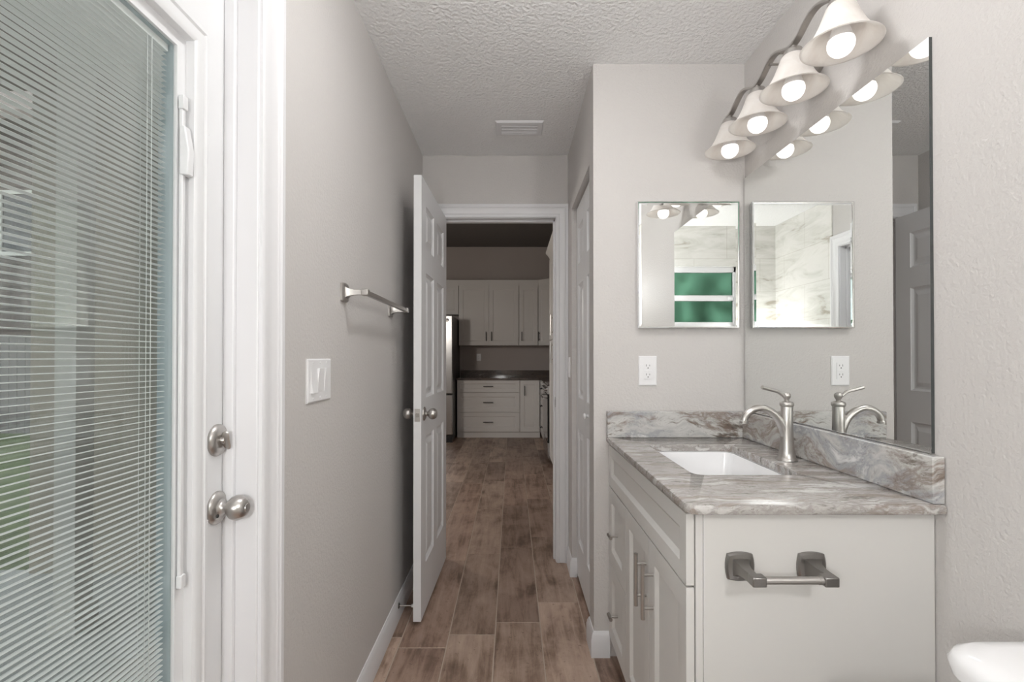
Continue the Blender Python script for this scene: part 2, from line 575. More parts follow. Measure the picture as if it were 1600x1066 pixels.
    def build(self, name, mat, parent=None, bevel=0.0, smooth=None, subsurf=0, segs=2):
        lo = [min(p[i] for p in self.v) for i in range(3)]
        hi = [max(p[i] for p in self.v) for i in range(3)]
        c = Vector([(a + b) / 2 for a, b in zip(lo, hi)])
        if parent is None:
            c.z = lo[2]
        me = bpy.data.meshes.new(name)
        me.from_pydata([tuple(p - c) for p in self.v], [], self.f)
        mats = mat if isinstance(mat, (list, tuple)) else [mat]
        for mm in mats:
            me.materials.append(mm)
        if len(mats) > 1:
            me.polygons.foreach_set('material_index', self.mi)
        bm = bmesh.new()
        bm.from_mesh(me)
        bmesh.ops.remove_doubles(bm, verts=bm.verts, dist=1e-6)
        bmesh.ops.recalc_face_normals(bm, faces=bm.faces)
        bm.to_mesh(me)
        bm.free()
        if smooth:
            me.polygons.foreach_set('use_smooth', [True] * len(me.polygons))
            me.set_sharp_from_angle(angle=math.radians(smooth))
        o = bpy.data.objects.new(name, me)
        COL.objects.link(o)
        if parent is not None:
            o.parent = parent
            o.location = c - WLOC[parent.name]
        else:
            o.location = c
        WLOC[o.name] = c
        if bevel > 0:
            b = o.modifiers.new('edge', 'BEVEL')
            b.width = bevel
            b.segments = segs
            b.limit_method = 'ANGLE'
            b.angle_limit = math.radians(35)
            b.harden_normals = False
            if smooth is None:
                me.polygons.foreach_set('use_smooth', [True] * len(me.polygons))
                me.set_sharp_from_angle(angle=math.radians(25))
        if subsurf:
            s = o.modifiers.new('subd', 'SUBSURF')
            s.levels = subsurf
            s.render_levels = subsurf
        return o


def tag(o, label, cat, group=None, kind=None):
    o['label'] = label
    o['category'] = cat
    if group:
        o['group'] = group
    if kind:
        o['kind'] = kind
    return o


def thing(name, loc, label, cat, group=None, kind=None):
    o = bpy.data.objects.new(name, None)
    o.empty_display_size = 0.05
    COL.objects.link(o)
    o.location = loc
    WLOC[o.name] = Vector(loc)
    return tag(o, label, cat, group, kind)


def struct(mb, name, mat, label, cat, **kw):
    return tag(mb.build(name, mat, **kw), label, cat, None, 'structure')


def rrect(x0, y0, x1, y1, r, z, n=6):
    out = []
    for cx, cy, a0 in ((x1 - r, y1 - r, 0), (x0 + r, y1 - r, 90), (x0 + r, y0 + r, 180), (x1 - r, y0 + r, 270)):
        for k in range(n + 1):
            a = math.radians(a0 + 90 * k / n)
            out.append((cx + r * math.cos(a), cy + r * math.sin(a), z))
    return out


# ------------------------------------------------------------------ the room shell (metres; camera looks along +Y)
XL, XR = -0.538, 0.962          # bathroom side walls
XH = 0.336                      # hall side of the closet wall
YP = 2.004                      # closet wall facing the camera
YB = 2.92                       # wall at the end of the hall
YR = -0.53                      # tiled wall behind the camera
HC = 2.44                       # ceiling height
# glazed door opening in the left wall
DY0, DY1, DH = 0.345, 1.02, 2.05
KX0, KX1, KY1, KH = -2.75, 1.04, 8.0, 3.04   # kitchen

# floor: wood-look tiles laid lengthwise, one mesh with a random value per tile
mb = MB()
TW, TL, GR = 0.2035, 0.886, 0.0021
offs = {-2: 2.14, -1: 2.061, 0: 2.159, 1: 2.258, 2: 2.443, 3: 2.02}
rnd = []
for k in range(-13, 8):
    x0 = -0.278 + TW * k
    x1 = x0 + TW
    off = offs.get(k, random.uniform(0, TL))
    n0 = math.floor((-0.7 - off) / TL)
    for j in range(n0, n0 + 12):
        y0 = off + j * TL
        y1 = y0 + TL
        lim = -0.66 if x1 > -0.66 else 3.0
        cy0, cy1 = max(y0, lim), min(y1, KY1 + 0.02)
        cx0, cx1 = max(x0, KX0 - 0.02), min(x1, KX1 + 0.02)
        if cy1 - cy0 < 0.01 or cx1 - cx0 < 0.01:
            continue
        z0, z1, e = -0.006, 0.0, 0.0012
        a, b_, c_, d_ = cx0 + GR, cy0 + GR, cx1 - GR, cy1 - GR
        mb.loft([[(a, b_, z0), (c_, b_, z0), (c_, d_, z0), (a, d_, z0)], [(a, b_, z1 - e), (c_, b_, z1 - e), (c_, d_, z1 - e), (a, d_, z1 - e)],
                 [(a + e, b_ + e, z1), (c_ - e, b_ + e, z1), (c_ - e, d_ - e, z1), (a + e, d_ - e, z1)]], cap0=False)
        rnd += [random.random()] * 9
nt_tiles = len(mb.f)
mb.box((XL - 0.12, -0.66, -0.05), (KX1, 3.0, -0.0014), mi=1)
mb.box((KX0, 3.0, -0.05), (KX1, KY1, -0.0014), mi=1)
mb.v_ = None
fl_me_vals = rnd + [0.5] * (len(mb.f) - nt_tiles)
fl = None


def build_floor():
    me = bpy.data.meshes.new('floor')
    me.from_pydata([tuple(p) for p in mb.v], [], mb.f)
    me.materials.append(M['floor'])
    me.materials.append(M['grout'])
    me.polygons.foreach_set('material_index', mb.mi)
    at = me.attributes.new('tile_random', 'FLOAT', 'FACE')
    at.data.foreach_set('value', fl_me_vals)
    o = bpy.data.objects.new('floor', me)
    COL.objects.link(o)
    tag(o, 'brown wood-look plank tiles with pale grout running through to the kitchen', 'floor', None, 'structure')
    return o


fl = build_floor()

# ceiling of bathroom and hall
struct(MB().box((XL - 0.12, YR - 0.12, HC), (XR + 0.1, YB + 0.06, HC + 0.1)), 'ceiling', M['ceiling'],
       'white knockdown textured ceiling over bathroom and hall', 'ceiling')
# left wall with the glazed door opening
jt = 0.018
mb = MB()
xo = XL - 0.122
mb.box((xo, YR - 0.12, 0), (XL, DY0 - jt, HC))
mb.box((xo, DY1 + jt, 0), (XL, YB, HC))
mb.box((xo, DY0 - jt, DH + jt), (XL, DY1 + jt, HC))
struct(mb, 'wall_left', M['wall'], 'long greige wall carrying the towel bar and the switches', 'wall')
struct(MB().box((XR, YR - 0.12, 0), (XR + 0.1, YB, HC)), 'wall_right', M['wall'], 'greige wall behind the vanity mirror and toilet', 'wall')
struct(MB().box((XH, YP, 0), (XR, YP + 0.10, HC)), 'wall_closet_front', M['wall'],
       'short greige wall holding the medicine cabinet and the outlet', 'wall')
CY0, CY1, CZ = 2.11, 2.73, 2.063
mb = MB()
mb.box((XH, YP + 0.10, 0), (XH + 0.10, CY0, HC))
mb.box((XH, CY1, 0), (XH + 0.10, YB, HC))
mb.box((XH, CY0, CZ), (XH + 0.10, CY1, HC))
struct(mb, 'wall_closet_side', M['wall'], 'greige hall wall around the bifold closet opening', 'wall')
# wall at the end of the hall, with the doorway
OX0, OX1, OH = -0.435, 0.262, 2.062
mb = MB()
mb.box((KX0, YB + 0.03, 0), (XL - 0.122, YB + 0.115, KH))
mb.box((XL - 0.122, YB, 0), (OX0 - jt, YB + 0.115, KH))
mb.box((OX1 + jt, YB, 0), (KX1, YB + 0.115, KH))
mb.box((OX0 - jt, YB, OH + jt), (OX1 + jt, YB + 0.115, KH))
struct(mb, 'wall_back', M['wall'], 'greige wall around the doorway at the end of the hall', 'wall')

# casing profile and jambs
CAS = [(0, 0), (0, 0.010), (0.006, 0.0125), (0.014, 0.0135), (0.020, 0.0105), (0.046, 0.0135), (0.052, 0.0175), (0.058, 0.0150), (0.064, 0.0185), (0.076, 0.0185), (0.080, 0.014), (0.080, 0)]


def casing(T, w, h, prof=CAS):
    # travel up the left leg, across, down the right; offset to the left of travel = outward
    m = MB()
    m.sweep([(0, 0), (0, h), (w, h), (w, 0)], prof, T)
    return m


# doorway at the end of the hall
T = frame((OX0 - 0.004, YB, 0), (1, 0, 0), (0, 0, 1))
struct(casing(T, OX1 - OX0 + 0.008, OH + 0.004), 'trim_1', M['white_trim'], 'white moulded casing around the doorway to the kitchen', 'door casing', smooth=30)
mb = MB()
mb.box((OX0 - jt, YB, 0), (OX0, YB + 0.115, OH))
mb.box((OX1, YB, 0), (OX1 + jt, YB + 0.115, OH))
mb.box((OX0 - jt, YB, OH), (OX1 + jt, YB + 0.115, OH + jt))
sx = 0.011
mb.box((OX0, YB + 0.040, 0), (OX0 + sx, YB + 0.075, OH))
mb.box((OX1 - sx, YB + 0.040, 0), (OX1, YB + 0.075, OH))
mb.box((OX0, YB + 0.040, OH - sx), (OX1, YB + 0.075, OH))
jamb = struct(mb, 'trim_2', M['white_trim'], 'white jamb lining the open doorway to the kitchen', 'door jamb', bevel=0.001)
mb = MB()
mb.box((OX1 - 0.0015, YB + 0.008, 0.925), (OX1 + 0.0005, YB + 0.036, 0.985))
mb.box((OX1 - 0.003, YB + 0.002, 0.940), (OX1 + 0.0005, YB + 0.012, 0.970))
mb.build('strike_plate', M['dark_nickel'], jamb)

# baseboards
BB = [(0, 0), (0.013, 0), (0.013, 0.074), (0.0105, 0.080), (0.0105, 0.088), (0.006, 0.097), (0.0035, 0.104), (0, 0.104)]


def baseboard(path):
    m = MB()
    m.sweep(path, BB)
    return m


struct(baseboard([(XL, YB - 0.002), (XL, DY1 + 0.095)]), 'baseboard_left', M['white_trim'], 'white baseboard along the towel bar wall', 'baseboard', smooth=30)
struct(baseboard([(0.400, YP), (XH, YP), (XH, CY0), (XH + 0.027, CY0)]), 'baseboard_closet_front', M['white_trim'],
       'white baseboard wrapping the wall corner beside the vanity', 'baseboard', smooth=30)
struct(baseboard([(XH + 0.027, CY1), (XH, CY1), (XH, YB - 0.019)]), 'baseboard_closet_side', M['white_trim'],
       'short white baseboard between closet opening and doorway casing', 'baseboard', smooth=30)
struct(baseboard([(XR, 0.28), (XR, 1.105)]), 'baseboard_right', M['white_trim'], 'white baseboard behind the toilet', 'baseboard', smooth=30)

# ------------------------------------------------------------------ tiled wall behind the camera, shower tile, window
WX0, WX1, WZ0, WZ1 = -0.175, 0.735, 1.10, 2.065
mb = MB()
mb.box((XL, YR - 0.12, 0), (WX0, YR, HC))
mb.box((WX1, YR - 0.12, 0), (XR, YR, HC))
mb.box((WX0, YR - 0.12, 0), (WX1, YR, WZ0))
mb.box((WX0, YR - 0.12, WZ1), (WX1, YR, HC))
struct(mb, 'wall_rear', M['shower'], 'marble-look tiled shower wall around the obscured window, seen in the mirrors', 'wall')
struct(MB().box((XL, YR, 0), (XL + 0.010, 0.262, HC)), 'wall_tile_left', M['shower'], 'marble-look shower tile beside the glazed door, seen in the vanity mirror', 'wall')
struct(MB().box((XR - 0.010, YR, 0), (XR, 0.262, HC)), 'wall_tile_right', M['shower'], 'marble-look shower tile on the toilet wall behind the camera', 'wall')
win = thing('window_1', ((WX0 + WX1) / 2, YR - 0.06, WZ0), 'white framed awning window with green obscured panes, seen in the medicine cabinet mirror', 'window', None, 'structure')
mb = MB()
yf0, yf1 = YR - 0.075, YR - 0.025
mb.box((WX0, yf0, WZ0), (WX0 + 0.022, yf1, WZ1))
mb.box((WX1 - 0.022, yf0, WZ0), (WX1, yf1, WZ1))
mb.box((WX0, yf0, WZ1 - 0.050), (WX1, yf1, WZ1))
mb.box((WX0, yf0, WZ0), (WX1, yf1, WZ0 + 0.04))
zs = [1.140, 1.262, 1.312, 1.530, 1.545]
for z in (1.290, 1.525, 1.775):
    mb.box((WX0 + 0.022, yf0, z - 0.026), (WX1 - 0.022, yf1 - 0.006, z + 0.026))
mb.build('window_frame', M['white_trim'], win, bevel=0.002)
for a, b_ in ((1.14, 1.264), (1.316, 1.499), (1.551, 1.749), (1.801, 2.015)):
    MB().box((WX0 + 0.022, YR - 0.056, a), (WX1 - 0.022, YR - 0.051, b_)).build('pane', M['obscured'], win)
MB().box((WX0 + 0.03, YR - 0.036, 1.755), (WX0 + 0.075, YR - 0.018, 1.785)).build('window_latch', M['white_trim'], win, bevel=0.003)

# ------------------------------------------------------------------ glazed exterior door with blinds between the panes
mb = MB()
mb.box((xo, DY0 - jt, 0), (XL + 0.004, DY0, DH))
mb.box((xo, DY1, 0), (XL + 0.004, DY1 + jt, DH))
mb.box((xo, DY0 - jt, DH), (XL + 0.004, DY1 + jt, DH + jt))
for (a, b_) in ((DY0, DY0 + 0.012), (DY1 - 0.012, DY1)):
    mb.box((-0.6002, a, 0), (-0.578, b_, DH))
mb.box((-0.6002, DY0, DH - 0.012), (-0.578, DY1, DH))
struct(mb, 'trim_3', M['white_trim'], 'white jamb and stop lining the glazed door opening', 'door jamb', bevel=0.002)
T = frame((XL, DY0 - 0.006, 0), (0, 1, 0), (0, 0, 1))
CAS2 = [(o * 1.09, n * 1.1) for o, n in CAS]
struct(casing(T, DY1 - DY0 + 0.012, DH + 0.006, CAS2), 'trim_4', M['white_trim'], 'white moulded casing around the glazed door', 'door casing', smooth=30)

XD0, XD1 = -0.644, -0.600        # door slab faces
GY0, GY1, GZ0, GZ1 = 0.475, 0.872, 0.30, 1.789
gd = thing('door_1', (XD0, 0.68, 0), 'white exterior door with a tall glass panel of thin blinds', 'door', None, 'structure')
mb = MB()
sy0, sy1 = DY0 + 0.003, DY1 - 0.003
fo = 0.030
mb.box((XD0, sy0, 0.012), (XD1, GY0 - fo, DH - 0.003))
mb.box((XD0, GY1 + fo, 0.012), (XD1, sy1, DH - 0.003))
mb.box((XD0, GY0 - fo, 0.012), (XD1, GY1 + fo, GZ0 - fo))
mb.box((XD0, GY0 - fo, GZ1 + fo), (XD1, GY1 + fo, DH - 0.003))
mb.build('door_slab', M['white_door'], gd)
# lite frame: flat strip next to the glass, step, moulded outer ridge
LF = [(0.0, -0.014), (0.0, -0.003), (0.0225, -0.002), (0.0228, 0.013), (0.030, 0.0175), (0.039, 0.0180), (0.0425, 0.0145), (0.0490, 0.0145), (0.0525, 0.0180), (0.061, 0.0165), (0.067, 0.011), (0.070, 0.0045), (0.0745, 0.0035), (0.0745, -0.001), (0.03, -0.001), (0.03, -0.014)]
T = frame((XD1, 0, 0), (0, 1, 0), (0, 0, 1))
mb = MB()
# clockwise path so that left of travel is outward
mb.sweep([(GY0, GZ0), (GY0, GZ1), (GY1, GZ1), (GY1, GZ0)], LF, T, closed=True)
for z in (1.84,):
    pass
lf = mb.build('lite_frame', M['white_door'], gd, smooth=30)
for z in (0.62, 0.91, 1.19, 1.47, 1.66):
    MB().lathe([(0, 0.0125), (0.0035, 0.012), (0.0045, 0.010), (0.0045, 0.004)], frame((XD1 + 0.002, GY1 + 0.0655, z), (0, 1, 0), (0, 0, 1)), 14).build('screw_cover', M['white_door'], lf, smooth=40)
MB().box((XD1 - 0.0095, GY0 - 0.01, GZ0 - 0.01), (XD1 - 0.0065, GY1 + 0.01, GZ1 + 0.01)).build('inner_pane', M['glass'], gd)
MB().box((XD0 + 0.006, GY0 - 0.01, GZ0 - 0.01), (XD0 + 0.009, GY1 + 0.01, GZ1 + 0.01)).build('outer_pane', M['glass'], gd)
mb = MB()
T = frame((0, 0, 0), (0, 1, 0), (0, 0, 1))
xa, xb = XD0 + 0.009, XD1 - 0.0095
mb.sweep([(GY0, GZ0), (GY0, GZ1), (GY1, GZ1), (GY1, GZ0)], [(-0.002, xa), (-0.002, xb), (0.012, xb), (0.012, xa)], T, closed=True)
mb.build('glass_spacer', M['spacer'], gd)
# slats
bl = MB()
zz = GZ0 + 0.012
pitch = 0.0097
xc = (XD0 + XD1) / 2 - 0.001
hw = 0.0049
while zz < GZ1 - 0.018:
    prof = []
    for k in range(5):
        s = -1 + k * 0.5
        tilt = 0.10
        px = s * hw
        pz = tilt * px + 0.0010 * (1 - s * s)
        prof.append((xc + px, pz))
    up = [(x, z + 0.00018) for x, z in prof]
    dn = [(x, z - 0.00018) for x, z in reversed(prof)]
    ring = up + dn
    bl.loft([[(x, GY0 + 0.004, zz + z) for x, z in ring], [(x, GY1 - 0.006, zz + z) for x, z in ring]])
    zz += pitch
blinds = bl.build('blind_slats', M['slats'], gd, smooth=50)
MB().box((xc - 0.006, GY0 + 0.003, GZ1 - 0.014), (xc + 0.006, GY1 - 0.004, GZ1 - 0.001)).build('headrail', M['slats'], gd)
mb = MB()
for yy in (GY0 + 0.05, GY1 - 0.052):
    for dx in (-0.0056, 0.0056):
        mb.tube([(xc + dx, yy, GZ0 + 0.01), (xc + dx, yy, GZ1 - 0.006)], 0.0005, 6)
    mb.tube([(xc + 0.0064, yy + 0.009, GZ0 + 0.01), (xc + 0.0064, yy + 0.009, GZ1 - 0.006)], 0.0007, 6)
mb.build('ladder_cords', M['slats'], gd)
# tilt operator
mb = MB()
mb.box((XD1 - 0.001, GY1 + 0.002, 0.82), (XD1 + 0.006, GY1 + 0.010, 1.69))
mb.box((XD1 - 0.001, GY1 + 0.000, 1.675), (XD1 + 0.009, GY1 + 0.013, 1.70))
mb.box((XD1 - 0.001, GY1 + 0.000, 0.812), (XD1 + 0.009, GY1 + 0.013, 0.835))
mb.build('blind_track', M['white_door'], gd, bevel=0.0015)
mb = MB()
mb.loft([[(XD1 + 0.001, GY1 + 0.000, z), (XD1 + d, GY1 + 0.001, z), (XD1 + d, GY1 + 0.017, z), (XD1 + 0.004, GY1 + 0.021, z)] for z, d in ((1.556, 0.016), (1.60, 0.018), (1.645, 0.010))])
mb.build('blind_slider', M['white_door'], gd, bevel=0.002)
# hardware
yk = 0.990


def rosette_profile(R, h):
    return [(0, h), (R * 0.55, h), (R * 0.80, h * 0.85), (R * 0.95, h * 0.5), (R, h * 0.2), (R, 0)]


KNOB = [(0.0, 0.064), (0.009, 0.0637), (0.0095, 0.0622), (0.014, 0.0615), (0.0205, 0.056), (0.0245, 0.048), (0.0252, 0.041), (0.0225, 0.033), (0.016, 0.0265), (0.0115, 0.024), (0.0108, 0.018), (0.0135, 0.012), (0.020, 0.009)]
T = frame((XD1, yk, 0.921), (0, 1, 0), (0, 0, 1))
kn = MB().lathe(rosette_profile(0.0335, 0.010), T, 36).build('rosette', M['nickel'], gd, smooth=40)
MB().lathe(KNOB, T, 36).build('door_knob', M['nickel'], kn, smooth=45)
mb = MB()
mb.lathe([(0, 0.0115), (0.0035, 0.0113), (0.004, 0.009)], frame((XD1, yk - 0.013, 0.908), (0, 1, 0), (0, 0, 1)), 12)
mb.build('rosette_screw', M['slot'], kn, smooth=40)
T = frame((XD1, yk, 1.058), (0, 1, 0), (0, 0, 1))
db = MB().lathe(rosette_profile(0.0325, 0.011), T, 36).build('deadbolt_plate', M['nickel'], gd, smooth=40)
mb = MB()
mb.lathe([(0, 0.018), (0.006, 0.018), (0.0075, 0.015), (0.0075, 0.010)], T, 18)
ring0 = []
turn = []
for n_, (a, b_) in ((0.011, (0.0030, 0.010)), (0.014, (0.0032, 0.017)), (0.020, (0.0030, 0.0205)), (0.0245, (0.0024, 0.0190)), (0.0265, (0.0010, 0.0145))):
    turn.append([(a * math.cos(2 * PI * k / 20), b_ * math.sin(2 * PI * k / 20) * 1.0, n_) for k in range(20)])
R = Matrix.Rotation(math.radians(14), 4, 'Z')
mb.loft(turn, 0, T @ R)
mb.build('thumb_turn', M['nickel'], db, smooth=50)

# ------------------------------------------------------------------ open six-panel door
DW, DHT, DT = 0.695, 2.031, 0.0355
hinge = Vector((-0.431, YB - 0.004, 0.027))
# the face that looks into the hall and the kitchen side: right-hand face from hinge to latch
pr_h = Vector((-0.394, YB - 0.006, 0.027))
pr_l = Vector((-0.4125, 2.212, 0.027))
ud = (pr_l - pr_h).normalized()
# local u from latch to hinge so that n = u x v points to +X (into the passage)
T6 = frame(pr_l, -ud, (0, 0, 1))
DW = (pr_l - pr_h).length
st = 0.102
mw = 0.090
pw = (DW - 2 * st - mw) / 2
cols = [(st, st + pw), (st + pw + mw, DW - st)]
rows = [(0.226, 0.826), (1.007, 1.601), (1.717, 1.920)]
P6 = [(c0, r0, c1, r1) for c0, c1 in cols for r0, r1 in rows]
PROF6 = [(0, 0), (0.003, -0.0045), (0.012, -0.0115), (0.018, -0.012), (0.024, -0.0115), (0.046, -0.003), (0.050, -0.0025)]
d2 = thing('door_2', (pr_h.x, pr_h.y, 0.0), 'white six-panel door standing open against the towel bar wall', 'door', None, 'structure')
MB().panel(T6, DW, DHT, DT, P6, PROF6).build('door_slab', M['white_door'], d2)
KNOB2 = [(0.0, 0.0625), (0.010, 0.0615), (0.019, 0.057), (0.0245, 0.049), (0.0262, 0.040), (0.0245, 0.031), (0.019, 0.024), (0.012, 0.020), (0.0095, 0.014), (0.012, 0.009), (0.018, 0.007)]
ku, kv = 0.062, 0.935
for sgn in (1, -1):
    if sgn > 0:
        TK = T6 @ Matrix.Translation((ku, kv, 0))
    else:
        TK = T6 @ Matrix.Translation((ku, kv, -DT)) @ Matrix.Rotation(PI, 4, 'Y')
    r_ = MB().lathe(rosette_profile(0.0325, 0.008), TK, 32).build('rosette', M['nickel'], d2, smooth=40)
    MB().lathe(KNOB2, TK, 32).build('door_knob', M['nickel'], r_, smooth=45)
mb = MB()
mb.box((-0.0012, kv - 0.029, -DT / 2 - 0.0125), (0.001, kv + 0.029, -DT / 2 + 0.0125), T=T6)
lp = mb.build('latch_plate', M['nickel'], d2, bevel=0.0005)
mb = MB()
mb.loft([[(-0.001, kv - 0.009, -DT / 2 - 0.006), (-0.001, kv + 0.009, -DT / 2 - 0.006), (-0.001, kv + 0.009, -DT / 2 + 0.007), (-0.001, kv - 0.009, -DT / 2 + 0.007)],
         [(-0.010, kv - 0.008, -DT / 2 - 0.005), (-0.010, kv + 0.008, -DT / 2 - 0.005), (-0.003, kv + 0.008, -DT / 2 + 0.006), (-0.003, kv - 0.008, -DT / 2 + 0.006)]], 0, T6)
mb.build('latch_bolt', M['nickel'], lp)
for z in (0.25, 1.03, 1.80):
    mb = MB()
    c = T6 @ Vector((DW - 0.001, z, -DT - 0.003))
    mb.tube([(c.x, c.y, c.z - 0.045), (c.x, c.y, c.z + 0.045)], 0.005, 12)
    mb.build('hinge', M['nickel'], d2, smooth=40)

# bifold closet door: two leaves
d3 = thing('door_3', (0.375, 2.42, 0), 'white panelled bifold closet door in the hall wall', 'door', None, 'structure')
LW = 0.307
for i in range(2):
    y_hi = CY1 - 0.003 - i * (LW + 0.002)
    Tb = frame((0.363, y_hi, 0.022), (0, -1, 0), (0, 0, 1))
    PB = [(0.062, r0, LW - 0.062, r1) for r0, r1 in ((0.20, 0.815), (0.985, 1.60), (1.715, 1.915))]
    lf_ = MB().panel(Tb, LW, 2.03, 0.030, PB, PROF6).build('door_leaf', M['white_door'], d3)
    if i == 1:
        Tn = frame((0.363, 2.315, 0.945), (0, -1, 0), (0, 0, 1))
        MB().lathe([(0, 0.026), (0.010, 0.0245), (0.0155, 0.019), (0.0155, 0.015), (0.009, 0.009), (0.007, 0.004), (0.010, 0.0)], Tn, 24).build('knob', M['white_door'], lf_, smooth=45)
mb = MB()
mb.box((0.368, CY0, CZ - 0.014), (0.392, CY1, CZ))
mb.build('track', M['slot'], d3)

# ------------------------------------------------------------------ vanity
VX = 0.397            # front plane of doors
VY0, VY1 = 1.113, 1.998
van = thing('vanity_cabinet', (0.69, 1.556, 0), 'warm white vanity cabinet with two doors and two drawers under the granite top', 'cabinet')
mb = MB()
mb.box((0.418, 1.122, 0.09), (0.958, 2.002, 0.105))
mb.box((0.418, 1.988, 0.09), (0.958, 2.002, 0.8755))
mb.box((0.948, 1.122, 0.09), (0.958, 1.988, 0.8755))
mb.box((0.418, 1.122, 0.66), (0.432, 1.988, 0.72))
mb.box((0.418, 1.122, 0.85), (0.432, 1.988, 0.8755))
mb.box((0.418, 1.700, 0.105), (0.432, 1.712, 0.85))
mb.box((0.47, 1.14, 0.0), (0.958, 2.002, 0.09))
mb.build('carcass', M['cabinet'], van)
mb = MB()
mb.box((0.4175, 1.108, 0.0), (0.4335, 1.121, 0.8755))
mb.box((0.4345, 1.108, 0.0), (0.960, 1.121, 0.8755))
mb.build('side_panel', M['cabinet'], van, bevel=0.0008)
SH = [(0, 0), (0.0015, -0.001), (0.012, -0.0085), (0.013, -0.009)]


def shaker(T, w, h, t=0.019, fr=0.055, prof=SH):
    return MB().panel(T, w, h, t, [(fr, fr, w - fr, h - fr)], prof, back=False)


g = 0.0015
T = frame((VX, VY1, 0.705), (0, -1, 0), (0, 0, 1))
shaker(T, VY1 - VY0, 0.164, fr=0.042).build('false_front', M['cabinet'], van, bevel=0.0012)


def bar_pull(mb, p0, p1, out, r=0.006, posts=(0.17, 0.83), stand=0.030):
    p0, p1, out = Vector(p0), Vector(p1), Vector(out)
    mb.tube([p0 + out * stand, p1 + out * stand], r, 14)
    for f in posts:
        q = p0.lerp(p1, f)
        mb.tube([q, q + out * stand], r * 0.75, 10)
    return mb


for (a, b_, z0, z1, zc) in ((1.7065, VY1, 0.3975, 0.700, 0.552), (1.7065, VY1, 0.092, 0.3945, 0.250)):
    T = frame((VX, b_, z0), (0, -1, 0), (0, 0, 1))
    dr = shaker(T, b_ - a, z1 - z0).build('drawer', M['cabinet'], van, bevel=0.0012)
    yc = 1.835
    mb = MB()
    mb.tube([(VX, yc, zc), (VX - 0.030, yc, zc)], 0.0045, 12)
    mb.tube([(VX - 0.030, yc - 0.022, zc), (VX - 0.030, yc + 0.022, zc)], 0.0065, 14)
    mb.build('knob', M['nickel'], dr, smooth=40)
for (a, b_, hy, zoff) in ((1.4175, 1.7040, 1.447, 0.0), (VY0, 1.4150, 1.372, 0.0)):
    T = frame((VX, b_, 0.092), (0, -1, 0), (0, 0, 1))
    dr = shaker(T, b_ - a, 0.700 - 0.092).build('door', M['cabinet'], van, bevel=0.0012)
    bar_pull(MB(), (VX, hy, 0.490), (VX, hy, 0.645), (-1, 0, 0), 0.0058, (0.2, 0.8)).build('handle', M['nickel'], dr, smooth=40)

# countertop with sink cut-out
ct = thing('countertop', (0.67, 1.54, 0.87), 'grey and brown veined granite vanity top with a sink cut-out', 'countertop')
CX0, CX1, CYa, CYb = 0.387, 0.9605, 1.076, 2.0035
SX0, SX1, SY0, SY1, SR = 0.507, 0.812, 1.352, 1.815, 0.035
ZT, ZB = 0.900, 0.876


def slab_with_hole(mb, outer, inner, z0, z1, e=0.006):
    """outer/inner: 2D loops with the same count, ring bridged by angle"""
    n = len(outer)

    def L(loop, z, ins=0):
        cx = sum(p[0] for p in loop) / len(loop)
        cy = sum(p[1] for p in loop) / len(loop)
        out = []
        for p in loop:
            out.append((p[0], p[1], z))
        return out

    def inset(loop, d):
        cx, cy = (min(p[0] for p in loop) + max(p[0] for p in loop)) / 2, (min(p[1] for p in loop) + max(p[1] for p in loop)) / 2
        hx, hy = (max(p[0] for p in loop) - cx), (max(p[1] for p in loop) - cy)
        return [(cx + (p[0] - cx) * (1 - d / hx), cy + (p[1] - cy) * (1 - d / hy)) for p in loop]
    rings = []
    rings.append(L(inner, z0))
    rings.append(L(inner, z1 - 0.002))
    rings.append(L(inset(inner, -0.002), z1))
    rings.append(L(inset(outer, e), z1))
    for k in (0.5, 1.0):
        a = k * PI / 2
        rings.append(L(inset(outer, e * (1 - math.sin(a))), z1 - e + e * math.cos(a)))
    for k in (0.0, 0.5, 1.0):
        a = k * PI / 2
        rings.append(L(inset(outer, e * (1 - math.cos(a))), z0 + e - e * math.sin(a)))
    rings.append(L(inner, z0))
    vs = [p for r in rings for p in r]
    fs = []
    for i in range(len(rings) - 1):
        for k in range(n):
            k2 = (k + 1) % n
            fs.append((i * n + k, i * n + k2, (i + 1) * n + k2, (i + 1) * n + k))
    mb.add(vs, fs)


def loop_rr(x0, y0, x1, y1, rs, n=10):
    """rounded rectangle with 4 radii: (x1y1, x0y1, x0y0, x1y0)"""
    out = []
    for (cx, cy, a0), r in zip(((x1, y1, 0), (x0, y1, 90), (x0, y0, 180), (x1, y0, 270)), rs):
        sx_, sy_ = (-1 if cx == x1 else 1), (-1 if cy == y1 else 1)
        for k in range(n + 1):
            a = math.radians(a0 + 90 * k / n)
            out.append((cx + sx_ * r + r * math.cos(a), cy + sy_ * r + r * math.sin(a)))
    return out


mb = MB()
slab_with_hole(mb, loop_rr(CX0, CYa, CX1, CYb, (0.002, 0.002, 0.022, 0.002)), loop_rr(SX0, SY0, SX1, SY1, (SR,) * 4), ZB, ZT, 0.007)
mb.build('slab', M['granite'], ct, smooth=40)
MB().box((0.933, 1.080, ZT), (0.9605, 1.973, 1.005)).build('backsplash', M['granite_side'], ct, bevel=0.0025)
MB().box((CX0 + 0.001, 1.974, ZT), (0.9605, 2.0035, 1.005)).build('end_splash', M['granite_back'], ct, bevel=0.0025)

